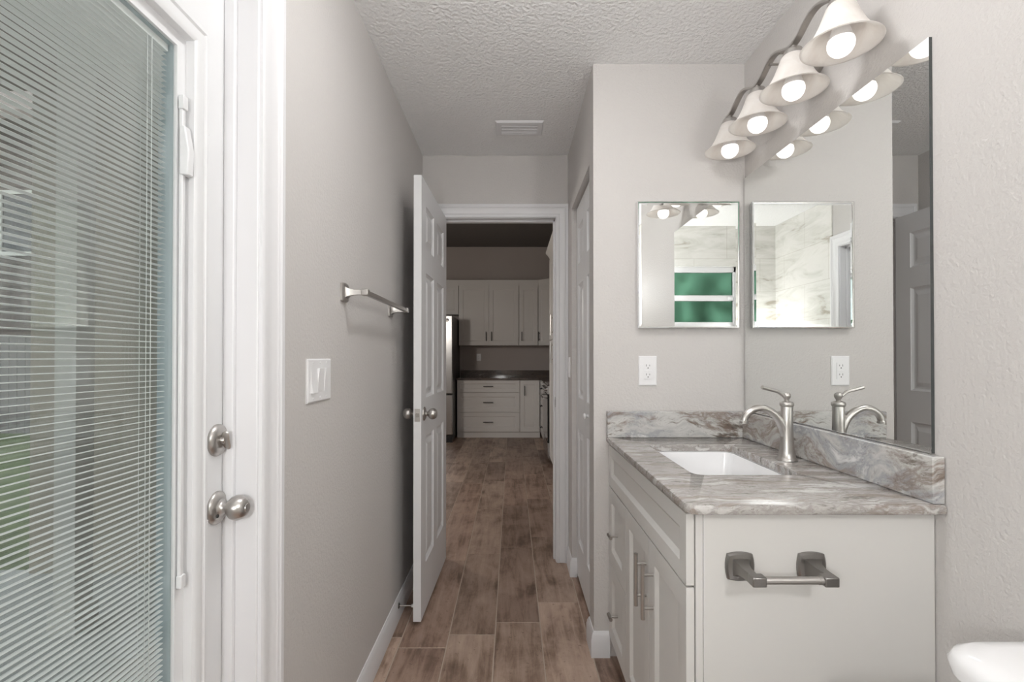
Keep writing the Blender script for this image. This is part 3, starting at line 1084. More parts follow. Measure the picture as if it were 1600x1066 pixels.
# undermount sink
sk = thing('sink', (0.66, 1.583, 0.73), 'white rectangular undermount sink below the faucet', 'sink')
mb = MB()
lo = []
for d, z in ((-0.004, 0.8750), (-0.004, 0.8725), (0.002, 0.8725), (0.006, 0.85), (0.012, 0.80), (0.020, 0.768), (0.040, 0.752), (0.080, 0.746)):
    r = max(0.03, SR - d * 0.3)
    lo.append([(x, y, z) for x, y in loop_rr(SX0 + d, SY0 + d, SX1 - d, SY1 - d, (r,) * 4)])
inner = list(lo[2:])
outer = []
for d, z in ((-0.014, 0.8750), (-0.014, 0.85), (-0.006, 0.79), (0.02, 0.745), (0.08, 0.735)):
    outer.append([(x, y, z) for x, y in loop_rr(SX0 + d, SY0 + d, SX1 - d, SY1 - d, (0.04,) * 4)])
mb.loft([lo[0]] + lo[1:], cap0=False, cap1=True)
mb.loft(outer, cap0=False, cap1=True)
rim = [outer[0], lo[0]]
mb.loft(rim, cap0=False, cap1=False)
mb.build('basin', M['ceramic'], sk, smooth=50)
MB().lathe([(0, 0.004), (0.015, 0.004), (0.020, 0.0035), (0.023, 0.001), (0.023, 0)], Matrix.Translation((0.66, 1.583, 0.7462)), 28).build('drain', M['chrome'], sk, smooth=40)

# faucet
FX, FY = 0.872, 1.545
ZF = ZT + 0.0006
fc = thing('faucet', (FX, FY, ZF), 'brushed nickel single-lever faucet with a curved spout behind the sink', 'faucet')
Tz = Matrix.Translation((FX, FY, ZF))
MB().lathe([(0.0, 0.0), (0.030, 0.0), (0.030, 0.002), (0.0275, 0.006), (0.0245, 0.011), (0.022, 0.030), (0.0185, 0.075), (0.0175, 0.110), (0.0175, 0.166), (0.0168, 0.168), (0.0168, 0.1695), (0.0195, 0.171), (0.0205, 0.175), (0.0205, 0.180), (0.0175, 0.184), (0.008, 0.187), (0.0, 0.187)], Tz, 40).build('faucet_body', M['nickel'], fc, smooth=40)
sp = []
cpts = [(0.003, 0.040), (-0.005, 0.078), (-0.014, 0.107), (-0.029, 0.134), (-0.051, 0.154), (-0.077, 0.1645), (-0.100, 0.1625), (-0.119, 0.1525), (-0.132, 0.137), (-0.1365, 0.121)]
# smooth via Catmull-Rom
def crom(P, per=5):
    out = []
    Q = [P[0]] + list(P) + [P[-1]]
    for i in range(1, len(Q) - 2):
        p0, p1, p2, p3 = (Vector(q) for q in Q[i - 1:i + 3])
        for k in range(per):
            t = k / per
            out.append(0.5 * ((2 * p1) + (-p0 + p2) * t + (2 * p0 - 5 * p1 + 4 * p2 - p3) * t * t + (-p0 + 3 * p1 - 3 * p2 + p3) * t ** 3))
    out.append(Vector(P[-1]))
    return out


cp = crom([(FX + x, FY, ZT + z) for x, z in cpts])
rr = [0.0150 - 0.0042 * min(1, i / (len(cp) * 0.55)) for i in range(len(cp))]
spo = MB().tube(cp, rr, 24).build('spout', M['nickel'], fc, smooth=50)
e0 = cp[-1]
MB().lathe([(0, -0.006), (0.0105, -0.006), (0.0128, -0.004), (0.0128, 0.003), (0.0108, 0.005)], Matrix.Translation(e0), 24).build('aerator', M['nickel'], spo, smooth=40)
mb = MB()
mb.lathe([(0.0075, 0.0), (0.0065, 0.006), (0.0095, 0.010), (0.0118, 0.016), (0.0118, 0.021), (0.009, 0.027), (0.0, 0.030)], Matrix.Translation((FX, FY, ZT + 0.186)), 24)
lv = crom([(FX - 0.006, FY, ZT + 0.200), (FX - 0.016, FY, ZT + 0.208), (FX - 0.028, FY, ZT + 0.217), (FX - 0.052, FY, ZT + 0.2235), (FX - 0.078, FY, ZT + 0.231)], 4)
mb.tube(lv, [0.0058 + 0.0030 * (i / len(lv)) for i in range(len(lv))], 16, flat=(0.72, 1.0))
mb.build('lever', M['nickel'], fc, smooth=50)

# paper holder on the vanity side
ph = thing('toilet_paper_holder', (0.596, 1.108, 0.72), 'empty satin nickel toilet paper holder on the vanity side', 'toilet paper holder')
zc = 0.7535


def sq_loop(cx, cz, w, h, y, bow=0.0, n=5):
    """square loop in XZ plane with outward bowed sides"""
    out = []
    cs = [(-w / 2, -h / 2), (w / 2, -h / 2), (w / 2, h / 2), (-w / 2, h / 2)]
    nr = [(0, -1), (1, 0), (0, 1), (-1, 0)]
    for i in range(4):
        a, b2 = cs[i], cs[(i + 1) % 4]
        for k in range(n):
            t = k / n
            bb = bow * 4 * t * (1 - t)
            out.append((cx + a[0] + (b2[0] - a[0]) * t + nr[i][0] * bb, y, cz + a[1] + (b2[1] - a[1]) * t + nr[i][1] * bb))
    return out


for sgn, cx in ((1, 0.515), (-1, 0.677)):
    y0 = 1.108
    loops = [sq_loop(cx, zc, 0.056, 0.056, y0 + 0.002, 0.0040), sq_loop(cx, zc, 0.056, 0.056, y0 - 0.007, 0.0040), sq_loop(cx, zc, 0.050, 0.050, y0 - 0.0105, 0.0035),
             sq_loop(cx, zc, 0.037, 0.037, y0 - 0.012, 0.0015), sq_loop(cx, zc, 0.026, 0.026, y0 - 0.022, 0.0), sq_loop(cx, zc, 0.019, 0.020, y0 - 0.040, 0.0), sq_loop(cx, zc, 0.016, 0.020, y0 - 0.066, 0.0)]
    po = MB().loft(loops).build('post', M['dark_nickel'], ph, smooth=28)
    mb = MB()
    mb.box((cx - (0.010 if sgn > 0 else 0.020), y0 - 0.086, zc - 0.0105), (cx + (0.020 if sgn > 0 else 0.010), y0 - 0.062, zc + 0.0105))
    mb.build('cup', M['dark_nickel'], po, bevel=0.0025)
mb = MB()
mb.tube([(0.531, 1.034, zc), (0.661, 1.034, zc)], 0.0082, 20)
mb.tube([(0.650, 1.034, zc), (0.658, 1.034, zc)], 0.0092, 20)
mb.build('roller', M['nickel'], ph, smooth=40)

# ------------------------------------------------------------------ mirrors
mb = MB()
mb.box((0.9555, 1.108, 1.0125), (0.962, 2.0025, 1.960), mi=1)
vm = MB()
x0, x1 = 0.9540, 0.9618
ya, yb, za, zb = 1.108, 1.991, 1.0075, 1.960
vs = [(x0, ya, za), (x0, yb, za), (x0, yb, zb), (x0, ya, zb), (x1, ya, za), (x1, yb, za), (x1, yb, zb), (x1, ya, zb)]
vm.add(vs, [(0, 1, 2, 3)], 0)
vm.add(vs, [(0, 4, 5, 1), (1, 5, 6, 2), (2, 6, 7, 3), (3, 7, 4, 0), (7, 6, 5, 4)], 1)
vmo = vm.build('vanity_mirror', [M['mirror'], M['mirror_edge']])
tag(vmo, 'large frameless wall mirror above the granite backsplash', 'mirror')

mc = thing('medicine_cabinet', (0.7225, 2.0, 1.345), 'small mirrored medicine cabinet on the short wall above the outlet', 'medicine cabinet')
mx0, mx1, mz0, mz1 = 0.5125, 0.9275, 1.345, 1.862
MB().box((mx0 + 0.004, 1.9905, mz0 + 0.004), (mx1 - 0.004, 2.004, mz1 - 0.004)).build('cabinet_box', M['plastic'], mc)
mb = MB()
T = frame((0, 1.9905, 0), (1, 0, 0), (0, 0, 1))
mb.sweep([(mx0, mz0), (mx0, mz1), (mx1, mz1), (mx1, mz0)], [(0.0, 0.0), (0.0, 0.0115), (-0.0025, 0.013), (-0.006, 0.012), (-0.0065, 0.0)], T, closed=True)
mb.build('chrome_frame', M['chrome'], mc, smooth=40)
T = frame((mx0 + 0.006, 1.981, mz0 + 0.006), (1, 0, 0), (0, 0, 1))
w_, h_ = mx1 - mx0 - 0.012, mz1 - mz0 - 0.012
mb = MB()
be, bd = 0.009, 0.0004
vs = [(0, 0, -bd), (w_, 0, -bd), (w_, h_, -bd), (0, h_, -bd), (be, be, 0), (w_ - be, be, 0), (w_ - be, h_ - be, 0), (be, h_ - be, 0), (0, 0, -0.006), (w_, 0, -0.006), (w_, h_, -0.006), (0, h_, -0.006)]
mb.add(vs, [(4, 5, 6, 7), (0, 1, 5, 4), (1, 2, 6, 5), (2, 3, 7, 6), (3, 0, 4, 7), (0, 8, 9, 1), (1, 9, 10, 2), (2, 10, 11, 3), (3, 11, 8, 0), (11, 10, 9, 8)], 0, T)
mb.build('mirror_door', M['mirror'], mc)

# ------------------------------------------------------------------ vanity light
LX, LZ = 0.847, 2.032
LYS = (1.884, 1.672, 1.458, 1.246)
vl = thing('vanity_light', (XR, 1.565, 2.12), 'four-light brushed nickel vanity fixture with wavy bar above the mirror', 'wall light')
mb = MB()
L_ = []
for k, s in enumerate((0.0, 0.010, 0.018)):
    pass
plate = [[(XR - d, 1.565 + a * math.cos(2 * PI * k / 32), 2.165 + b_ * math.sin(2 * PI * k / 32)) for k in range(32)] for d, a, b_ in ((0, 0.105, 0.058), (0.012, 0.105, 0.058), (0.020, 0.095, 0.050), (0.024, 0.07, 0.035))]
mb.loft(plate)
mb.build('backplate', M['nickel'], vl, smooth=40)
mb = MB()
pts = []
y = LYS[0] + 0.018
step = (LYS[0] - LYS[3]) / 3
ZB_ = LZ + 0.135
NB = 66
for i in range(NB + 1):
    yy = LYS[0] + 0.020 - (LYS[0] - LYS[3] + 0.040) * i / NB
    ph_ = (LYS[0] - yy) / step
    zz = ZB_ + 0.034 * (0.5 - 0.5 * math.cos(2 * PI * ph_)) if 0 <= ph_ <= 3 else ZB_
    pts.append((LX, yy, zz))
# flat ribbon: rectangular section, wide in X
prev = None
ring = []
for i, p in enumerate(pts):
    a = Vector(pts[max(i - 1, 0)])
    b2 = Vector(pts[min(i + 1, NB)])
    t = (b2 - a).normalized()
    nrm = Vector((1, 0, 0)).cross(t).normalized()
    hw_, ht_ = 0.0095, 0.0032
    ring.append([Vector(p) + Vector((sx_ * hw_, 0, 0)) + nrm * (sz_ * ht_) for sx_, sz_ in ((-1, -1), (1, -1), (1, 1), (-1, 1))])
mb.loft(ring)
mb.build('wavy_bar', M['nickel'], vl, smooth=30)
for yy in (1.565 - 0.03, 1.565 + 0.03):
    ph_ = (LYS[0] - yy) / step
    zz = ZB_ + 0.034 * (0.5 - 0.5 * math.cos(2 * PI * ph_)) - 0.003
    MB().tube([(LX, yy, zz), (XR - 0.015, yy, zz)], 0.0045, 12).build('support_arm', M['nickel'], vl, smooth=40)
SHADE_O = [(0.030, 0.102), (0.034, 0.096), (0.0385, 0.084), (0.0445, 0.068), (0.0515, 0.051), (0.059, 0.035), (0.068, 0.020), (0.078, 0.009), (0.087, 0.002), (0.0925, -0.002)]
SHADE_I = [(0.0905, -0.0035), (0.0855, -0.0015), (0.076, 0.0055), (0.066, 0.0165), (0.057, 0.0315), (0.0495, 0.048), (0.0425, 0.065), (0.0365, 0.081), (0.032, 0.092), (0.028, 0.100)]
BULB = [(0.0315 * math.sin(PI * k / 16), -0.0315 * math.cos(PI * k / 16)) for k in range(11)]
BULB_BODY = [(BULB[-1][0] - 0.0002, BULB[-1][1] - 0.0005), (0.0265, 0.020), (0.0225, 0.033), (0.0185, 0.046), (0.0150, 0.054), (0.0150, 0.064), (0.0, 0.064)]
for yy in LYS:
    Tl = Matrix.Translation((LX, yy, LZ))
    hd = MB().lathe([(0.0, 0.132), (0.007, 0.132), (0.0075, 0.122), (0.020, 0.121), (0.024, 0.119), (0.026, 0.114), (0.026, 0.110), (0.0295, 0.1085), (0.031, 0.104), (0.031, 0.094), (0.0285, 0.094), (0.026, 0.1), (0.0, 0.1)], Tl, 32).build('lamp_holder', M['nickel'], vl, smooth=40)
    MB().lathe(SHADE_O + SHADE_I, Tl, 48).build('glass_shade', M['alabaster'], hd, smooth=60)
    MB().lathe(BULB + [(0.0, BULB[-1][1])], Tl, 28).build('bulb', M['bulb'], hd, smooth=60)
    MB().lathe(BULB_BODY, Tl, 28).build('bulb_body', M['plastic'], hd, smooth=60)
    MB().lathe([(0.0, 0.098), (0.0175, 0.098), (0.0175, 0.062), (0, 0.062)], Tl, 20).build('socket', M['plastic'], hd, smooth=40)

# ceiling lamp added above the camera's view to brighten room and hall
for lx, ly, lm, what in ((0.16, 1.06, 'lamp', 'white dome ceiling light added above the view to brighten bathroom and hall'),):
    cl = thing('ceiling_fill_light', (lx, ly, 2.33), what, 'added ceiling light')
    Tc = Matrix.Translation((lx, ly, 2.33))
    MB().lathe([(0.0, 0.11), (0.150, 0.11), (0.155, 0.10), (0.155, 0.085), (0.150, 0.08), (0, 0.08)], Tc, 48).build('lamp_base', M['white_trim'], cl, smooth=40)
    MB().lathe([(0, 0.0), (0.05, 0.002), (0.095, 0.012), (0.130, 0.034), (0.150, 0.064), (0.152, 0.082), (0, 0.082)], Tc, 48).build('diffuser', M[lm], cl, smooth=60)

for wx, wz, what in ((0.855, 1.82, 'higher opal globe fill lamp added on the shower tile nearest the toilet wall, behind the camera'), (-0.395, 1.26, 'lower opal globe fill lamp added on the shower tile nearest the glazed door, behind the camera')):  # unseen globes added behind the camera to fill walls and ceiling with light
    wl = thing('wall_fill_lamp', (wx, YR, wz - 0.05), what, 'wall light', 'added globe fill lamps behind the camera')
    Tw = frame((wx, YR, wz), (-1, 0, 0), (0, 0, 1))
    MB().lathe([(0, 0.022), (0.03, 0.022), (0.048, 0.012), (0.050, 0.0)], Tw, 28).build('wall_plate', M['nickel'], wl, smooth=40)
    MB().tube([Tw @ Vector((0, 0, 0.015)), Tw @ Vector((0, 0.0, 0.045))], 0.012, 14).build('stem', M['nickel'], wl, smooth=40)
    MB().lathe([(0.072 * math.sin(PI * k / 16), -0.072 * math.cos(PI * k / 16)) for k in range(17)], Matrix.Translation((wx, YR + 0.105, wz)), 32).build('globe', M['wall_fill_lamp'], wl, smooth=80)

# ------------------------------------------------------------------ towel bar
tb = thing('towel_bar', (XL, 1.85, 1.43), 'brushed nickel towel bar on the greige wall beside the open door', 'towel bar')
zt = 1.4325


def sq_loop_x(y, z, w, h, x, bow=0.0, n=5):
    return [(x, y + (p[0]), z + (p[2])) for p in sq_loop(0, 0, w, h, 0, bow, n)]


for yy in (1.548, 2.137):
    lp_ = [sq_loop_x(yy, zt, 0.054, 0.054, XL + d, bw) if w is None else sq_loop_x(yy, zt, w, w, XL + d, bw) for d, w, bw in
           ((0.0, 0.054, 0.004), (0.007, 0.054, 0.004), (0.010, 0.048, 0.003), (0.0115, 0.034, 0.0015), (0.020, 0.023, 0.0), (0.036, 0.016, 0.0), (0.062, 0.014, 0.0))]
    po = MB().loft(lp_).build('post', M['nickel'], tb, smooth=28)
    MB().box((XL + 0.060, yy - 0.012, zt - 0.0105), (XL + 0.082, yy + 0.012, zt + 0.0105)).build('end_cap', M['nickel'], po, bevel=0.0025)
MB().box((XL + 0.063, 1.556, zt - 0.0075), (XL + 0.079, 2.130, zt + 0.0075)).build('rail', M['nickel'], tb, bevel=0.002)

# ------------------------------------------------------------------ switches and outlets
def plate(mb, T, w, h, t=0.006):
    mb.loft([[(-w / 2, -h / 2, 0), (w / 2, -h / 2, 0), (w / 2, h / 2, 0), (-w / 2, h / 2, 0)],
             [(-w / 2, -h / 2, t * 0.5), (w / 2, -h / 2, t * 0.5), (w / 2, h / 2, t * 0.5), (-w / 2, h / 2, t * 0.5)],
             [(-w / 2 + 0.004, -h / 2 + 0.004, t), (w / 2 - 0.004, -h / 2 + 0.004, t), (w / 2 - 0.004, h / 2 - 0.004, t), (-w / 2 + 0.004, h / 2 - 0.004, t)]], 0, T)
    return mb


sw = thing('light_switch', (XL, 1.35, 1.16), 'white triple rocker switch plate below the towel bar, nearest the glazed door', 'light switch')
T = frame((XL, 1.350, 1.163), (0, 1, 0), (0, 0, 1))
mb = plate(MB(), T, 0.163, 0.118)
for du in (-0.046, 0, 0.046):
    for dv in (-0.048, 0.048):
        mb.lathe([(0, 0.0072), (0.0025, 0.007), (0.003, 0.006)], T @ Matrix.Translation((du, dv, 0)), 10)
mb.build('switch_plate', M['plastic'], sw)
for i, du in enumerate((-0.046, 0, 0.046)):
    fl_ = -1 if i == 0 else 1
    a, b_ = (0.0118, 0.0062) if fl_ > 0 else (0.0062, 0.0118)
    mb = MB()
    u0, u1 = du - 0.0163, du + 0.0163
    vs = [(u0, -0.033, 0.004), (u1, -0.033, 0.004), (u1, 0.033, 0.004), (u0, 0.033, 0.004), (u0, -0.033, b_), (u1, -0.033, b_), (u1, 0.033, a), (u0, 0.033, a), (u0, 0, 0.0078), (u1, 0, 0.0078)]
    mb.add(vs, [(0, 3, 2, 1), (4, 5, 9, 8), (8, 9, 6, 7), (0, 1, 5, 4), (2, 3, 7, 6), (0, 4, 8, 7, 3), (1, 2, 6, 9, 5)], 0, T)
    mb.build('rocker', M['plastic'], sw)

sw2 = thing('light_switch', (XH, 2.84, 1.16), 'white single switch plate between the closet opening and the kitchen doorway', 'light switch')
T = frame((XH, 2.835, 1.167), (0, -1, 0), (0, 0, 1))
plate(MB(), T, 0.072, 0.118).build('switch_plate', M['plastic'], sw2)
mb = MB()
mb.box((-0.0163, -0.033, 0.004), (0.0163, 0.033, 0.009), T=T)
mb.build('rocker', M['plastic'], sw2, bevel=0.001)


def outlet(T, loc, label, w=0.0745, h=0.122):
    o = thing('wall_outlet', loc, label, 'outlet')
    plate(MB(), T, w, h).build('outlet_plate', M['plastic'], o)
    mb = MB()
    mb.box((-0.0165, -0.0335, 0.004), (0.0165, 0.0335, 0.0085), T=T)
    for dv in (-0.0185, 0.0185):
        for du, hh in ((-0.0065, 0.0042), (0.0065, 0.0034)):
            mb.box((du - 0.0009, dv + 0.004 - hh, 0.0080), (du + 0.0009, dv + 0.004 + hh, 0.0088), 1, T)
        mb.lathe([(0, 0.0088), (0.0024, 0.0088), (0.0024, 0.008)], T @ Matrix.Translation((0, dv - 0.0065, 0)), 10, 1)
    rc = mb.build('receptacle', [M['plastic'], M['slot']], o)
    mb = MB()
    for du in (-0.0075, 0.0075):
        mb.box((du - 0.0062, -0.0028, 0.0082), (du + 0.0062, 0.0028, 0.0092), T=T)
    mb.build('test_button', M['plastic'], rc, bevel=0.0006)
    return o


outlet(frame((0.558, YP, 1.170), (1, 0, 0), (0, 0, 1)), (0.558, YP, 1.11), 'white outlet on the short wall below the medicine cabinet')

# ------------------------------------------------------------------ ceiling vent
cv = thing('ceiling_vent', (0.039, 2.562, HC - 0.012), 'white louvered air vent in the hall ceiling', 'vent')
mb = MB()
T = frame((0, 0, HC), (1, 0, 0), (0, -1, 0))
vx0, vx1, vy0, vy1 = -0.085, 0.163, -2.640, -2.484
mb.sweep([(vx0 + 0.03, vy0 + 0.03), (vx0 + 0.03, vy1 - 0.03), (vx1 - 0.03, vy1 - 0.03), (vx1 - 0.03, vy0 + 0.03)], [(0, 0), (0, 0.010), (0.004, 0.012), (0.024, 0.0095), (0.030, 0.003), (0.030, 0)], T, closed=True)
mb.build('vent_frame', M['white_trim'], cv, smooth=30)
mb = MB()
for k in range(3):
    yy = 2.524 + k * 0.034
    q = [(yy - 0.0006, HC - 0.0015), (yy + 0.0006, HC - 0.001), (yy + 0.0100, HC - 0.0112), (yy + 0.0090, HC - 0.0118)]
    mb.loft([[(vx0 + 0.029, a, z) for a, z in q], [(vx1 - 0.029, a, z) for a, z in q]])
mb.build('louvers', M['white_trim'], cv)
MB().box((vx0 + 0.028, 2.512, HC - 0.0012), (vx1 - 0.028, 2.612, HC - 0.0002)).build('duct_shadow_plate', M['slot'], cv).name = 'duct_shade_plate'  # black plate stands for the shade inside the duct

# ------------------------------------------------------------------ door stop on the baseboard
ds = thing('door_stop', (XL + 0.013, 2.262, 0.06), 'small nickel door stop on the baseboard touching the open door', 'door stop')
T = frame((XL + 0.013, 2.262, 0.075), (0, 1, 0), (0, 0, 1))
MB().lathe([(0, 0.006), (0.006, 0.006), (0.012, 0.003), (0.0135, 0)], T, 20).build('base', M['dark_nickel'], ds, smooth=40)
MB().lathe([(0.0032, 0.004), (0.0032, 0.060)], T, 12).build('rod', M['nickel'], ds, smooth=40)
MB().lathe([(0, 0.0735), (0.006, 0.0735), (0.0075, 0.071), (0.0075, 0.062), (0.006, 0.059), (0, 0.059)], T, 16).build('rubber_tip', M['rubber'], ds, smooth=40)

# ------------------------------------------------------------------ toilet
to = thing('toilet', (0.70, 0.62, 0), 'white toilet between the shower and the vanity', 'toilet')
ty = 0.625


def oval(cx, cy, a, b_, z, n=40, sq=2.4):
    out = []
    for k in range(n):
        t = 2 * PI * k / n
        c, s = math.cos(t), math.sin(t)
        out.append((cx + a * math.copysign(abs(c) ** (2 / sq), c), cy + b_ * math.copysign(abs(s) ** (2 / sq), s), z))
    return out


def tank_loop(z, f, yw, xb=0.952, r=0.06, bow=0.012, n=8):
    """plan of the tank: flat back at xb, rounded and slightly bowed front at f, half width yw"""
    out = [(xb, ty + yw, z)]
    for k in range(n + 1):
        a = math.radians(90 + 90 * k / n)
        out.append((f + bow + r + r * math.cos(a), ty + yw - r + r * math.sin(a), z))
    for t in (0.6, 0.3, 0.0, -0.3, -0.6):
        out.append((f + bow * t * t, ty + (yw - r) * t, z))
    for k in range(n + 1):
        a = math.radians(180 + 90 * k / n)
        out.append((f + bow + r + r * math.cos(a), ty - yw + r + r * math.sin(a), z))
    out.append((xb, ty - yw, z))
    return out


mb = MB()
mb.loft([tank_loop(0.385, 0.775, 0.165), tank_loop(0.40, 0.760, 0.175), tank_loop(0.55, 0.740, 0.186), tank_loop(0.706, 0.728, 0.192)])
mb.build('tank', M['ceramic'], to, smooth=50)
mb = MB()
mb.loft([tank_loop(0.706, 0.724, 0.194), tank_loop(0.710, 0.702, 0.207), tank_loop(0.730, 0.698, 0.210), tank_loop(0.742, 0.703, 0.205), tank_loop(0.7495, 0.714, 0.194), tank_loop(0.753, 0.736, 0.172)])
mb.build('tank_lid', M['ceramic'], to, smooth=60)
mb = MB()
mb.loft([oval(0.64, ty, 0.20, 0.115, 0.0), oval(0.64, ty, 0.20, 0.115, 0.02), oval(0.62, ty, 0.17, 0.10, 0.10), oval(0.60, ty, 0.19, 0.12, 0.20), oval(0.54, ty, 0.25, 0.17, 0.32), oval(0.52, ty, 0.265, 0.185, 0.385), oval(0.52, ty, 0.262, 0.182, 0.395), oval(0.52, ty, 0.21, 0.13, 0.395), oval(0.53, ty, 0.18, 0.11, 0.33), oval(0.55, ty, 0.10, 0.07, 0.24)], cap1=True)
mb.box((0.70, ty - 0.12, 0.30), (0.93, ty + 0.12, 0.386))
mb.build('bowl', M['ceramic'], to, smooth=50)
mb = MB()
mb.loft([oval(0.52, ty, 0.262, 0.182, 0.396), oval(0.52, ty, 0.264, 0.184, 0.41), oval(0.52, ty, 0.26, 0.18, 0.416), oval(0.525, ty, 0.20, 0.125, 0.416), oval(0.525, ty, 0.198, 0.123, 0.397)], cap0=False, cap1=False)
mb.loft([oval(0.52, ty, 0.198, 0.123, 0.397), oval(0.52, ty, 0.262, 0.182, 0.396)], cap0=False, cap1=False)
mb.build('seat', M['plastic'], to, smooth=50)
mb = MB()
mb.loft([oval(0.525, ty, 0.262, 0.182, 0.417), oval(0.525, ty, 0.263, 0.183, 0.428), oval(0.525, ty, 0.25, 0.172, 0.436), oval(0.525, ty, 0.15, 0.1, 0.44)])
mb.build('seat_lid', M['plastic'], to, smooth=50)
mb = MB()
mb.tube([(0.785, ty - 0.15, 0.66), (0.765, ty - 0.15, 0.66), (0.760, ty - 0.13, 0.658), (0.760, ty - 0.08, 0.652)], 0.006, 12)
mb.build('flush_lever', M['chrome'], to, smooth=50)

# ------------------------------------------------------------------ kitchen beyond the doorway
mb = MB()
mb.box((KX0, KY1, 0), (KX1, KY1 + 0.1, KH))
struct(mb, 'wall_kitchen_back', M['kitchen_wall'], 'dim taupe kitchen wall behind the cabinets', 'wall')
struct(MB().box((KX1, YB + 0.115, 0), (KX1 + 0.1, KY1 + 0.1, KH)), 'wall_kitchen_right', M['kitchen_wall'], 'taupe kitchen wall behind the range and tall cabinet', 'wall')
KWY0, KWY1, KWZ0, KWZ1 = 4.3, 5.9, 1.0, 2.1
mb = MB()
mb.box((KX0 - 0.12, YB + 0.03, 0), (KX0, KWY0, KH))
mb.box((KX0 - 0.12, KWY1, 0), (KX0, KY1 + 0.1, KH))
mb.box((KX0 - 0.12, KWY0, 0), (KX0, KWY1, KWZ0))
mb.box((KX0 - 0.12, KWY0, KWZ1), (KX0, KWY1, KH))
struct(mb, 'wall_kitchen_left', M['kitchen_wall'], 'taupe kitchen wall with the added window, hidden behind the hall', 'wall')
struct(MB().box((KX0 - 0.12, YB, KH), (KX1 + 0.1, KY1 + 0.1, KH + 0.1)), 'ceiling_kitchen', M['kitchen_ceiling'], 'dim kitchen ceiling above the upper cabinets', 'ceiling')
w2 = thing('window_added', (KX0 - 0.06, (KWY0 + KWY1) / 2, KWZ0), 'unseen kitchen window added for daylight beyond the open door', 'window', None, 'structure')  # unseen opening added to let daylight into the kitchen
mb = MB()
T = frame((KX0 - 0.08, 0, 0), (0, 1, 0), (0, 0, 1))
mb.sweep([(KWY0 + 0.05, KWZ0 + 0.05), (KWY0 + 0.05, KWZ1 - 0.05), (KWY1 - 0.05, KWZ1 - 0.05), (KWY1 - 0.05, KWZ0 + 0.05)], [(0, 0), (0, 0.04), (0.05, 0.04), (0.05, 0)], T, closed=True)
mb.box((KX0 - 0.08, (KWY0 + KWY1) / 2 - 0.02, KWZ0 + 0.05), (KX0 - 0.04, (KWY0 + KWY1) / 2 + 0.02, KWZ1 - 0.05))
mb.build('window_frame', M['white_trim'], w2)
MB().box((KX0 - 0.062, KWY0 + 0.05, KWZ0 + 0.05), (KX0 - 0.058, KWY1 - 0.05, KWZ1 - 0.05)).build('pane', M['glass'], w2)

# cabinets against the back wall (front faces look along -Y)
BY = 7.40        # base front
UY = 7.68        # upper front
RAISED = [(0, 0), (0.002, -0.001), (0.014, -0.008), (0.020, -0.0085), (0.024, -0.007)]


def front_y(name, x0, x1, z0, z1, y, par, fr=0.06):
    T = frame((x0, y, z0), (1, 0, 0), (0, 0, 1))
    return shaker(T, x1 - x0, z1 - z0, 0.02, min(fr, (z1 - z0) * 0.25), RAISED).build(name, M['kitchen_cabinet'], par)


def pull_y(x0, z0, x1, z1, y, par):
    return bar_pull(MB(), (x0, y, z0), (x1, y, z1), (0, -1, 0), 0.006, (0.18, 0.82), 0.028).build('handle', M['dark_pull'], par, smooth=40)


b1 = thing('base_cabinet', (-0.36, 7.7, 0), 'kitchen base cabinet with three wide drawers, beside the refrigerator', 'cabinet')
mb = MB()
mb.box((-0.837, BY + 0.021, 0.085), (0.117, KY1 - 0.002, 0.876))
mb.box((-0.837, BY + 0.03, 0.0), (0.117, KY1 - 0.002, 0.085))
mb.build('carcass', M['kitchen_cabinet'], b1)
MB().box((-0.825, BY + 0.012, 0.0), (0.117, BY + 0.03, 0.078)).build('toe_board', M['kitchen_cabinet'], b1)
for z0, z1 in ((0.69, 0.872), (0.392, 0.684), (0.092, 0.386)):
    d = front_y('drawer', -0.832, 0.113, z0, z1, BY, b1)
    pull_y(-0.435, (z0 + z1) / 2, -0.285, (z0 + z1) / 2, BY, d)
b2_ = thing('base_cabinet', (0.27, 7.7, 0), 'narrow kitchen base cabinet with one door, in the corner next to the wide drawers', 'cabinet')
mb = MB()
mb.box((0.118, BY + 0.021, 0.085), (0.425, KY1 - 0.002, 0.876))
mb.box((0.118, BY + 0.03, 0.0), (0.425, KY1 - 0.002, 0.085))
mb.build('carcass', M['kitchen_cabinet'], b2_)
MB().box((0.118, BY + 0.012, 0.0), (0.425, BY + 0.03, 0.078)).build('toe_board', M['kitchen_cabinet'], b2_)
d = front_y('door', 0.122, 0.418, 0.092, 0.872, BY, b2_)
pull_y(0.192, 0.64, 0.192, 0.79, BY, d)

# right-hand run (fronts look along -X)
KFX = 0.43


def front_x(name, y0, y1, z0, z1, x, par, fr=0.06):
    T = frame((x, y1, z0), (0, -1, 0), (0, 0, 1))
    return shaker(T, y1 - y0, z1 - z0, 0.02, min(fr, (z1 - z0) * 0.25), RAISED).build(name, M['kitchen_cabinet'], par)


def pull_x(y0, z0, y1, z1, x, par, mat='dark_pull'):
    return bar_pull(MB(), (x, y0, z0), (x, y1, z1), (-1, 0, 0), 0.007, (0.15, 0.85), 0.032).build('handle', M[mat], par, smooth=40)


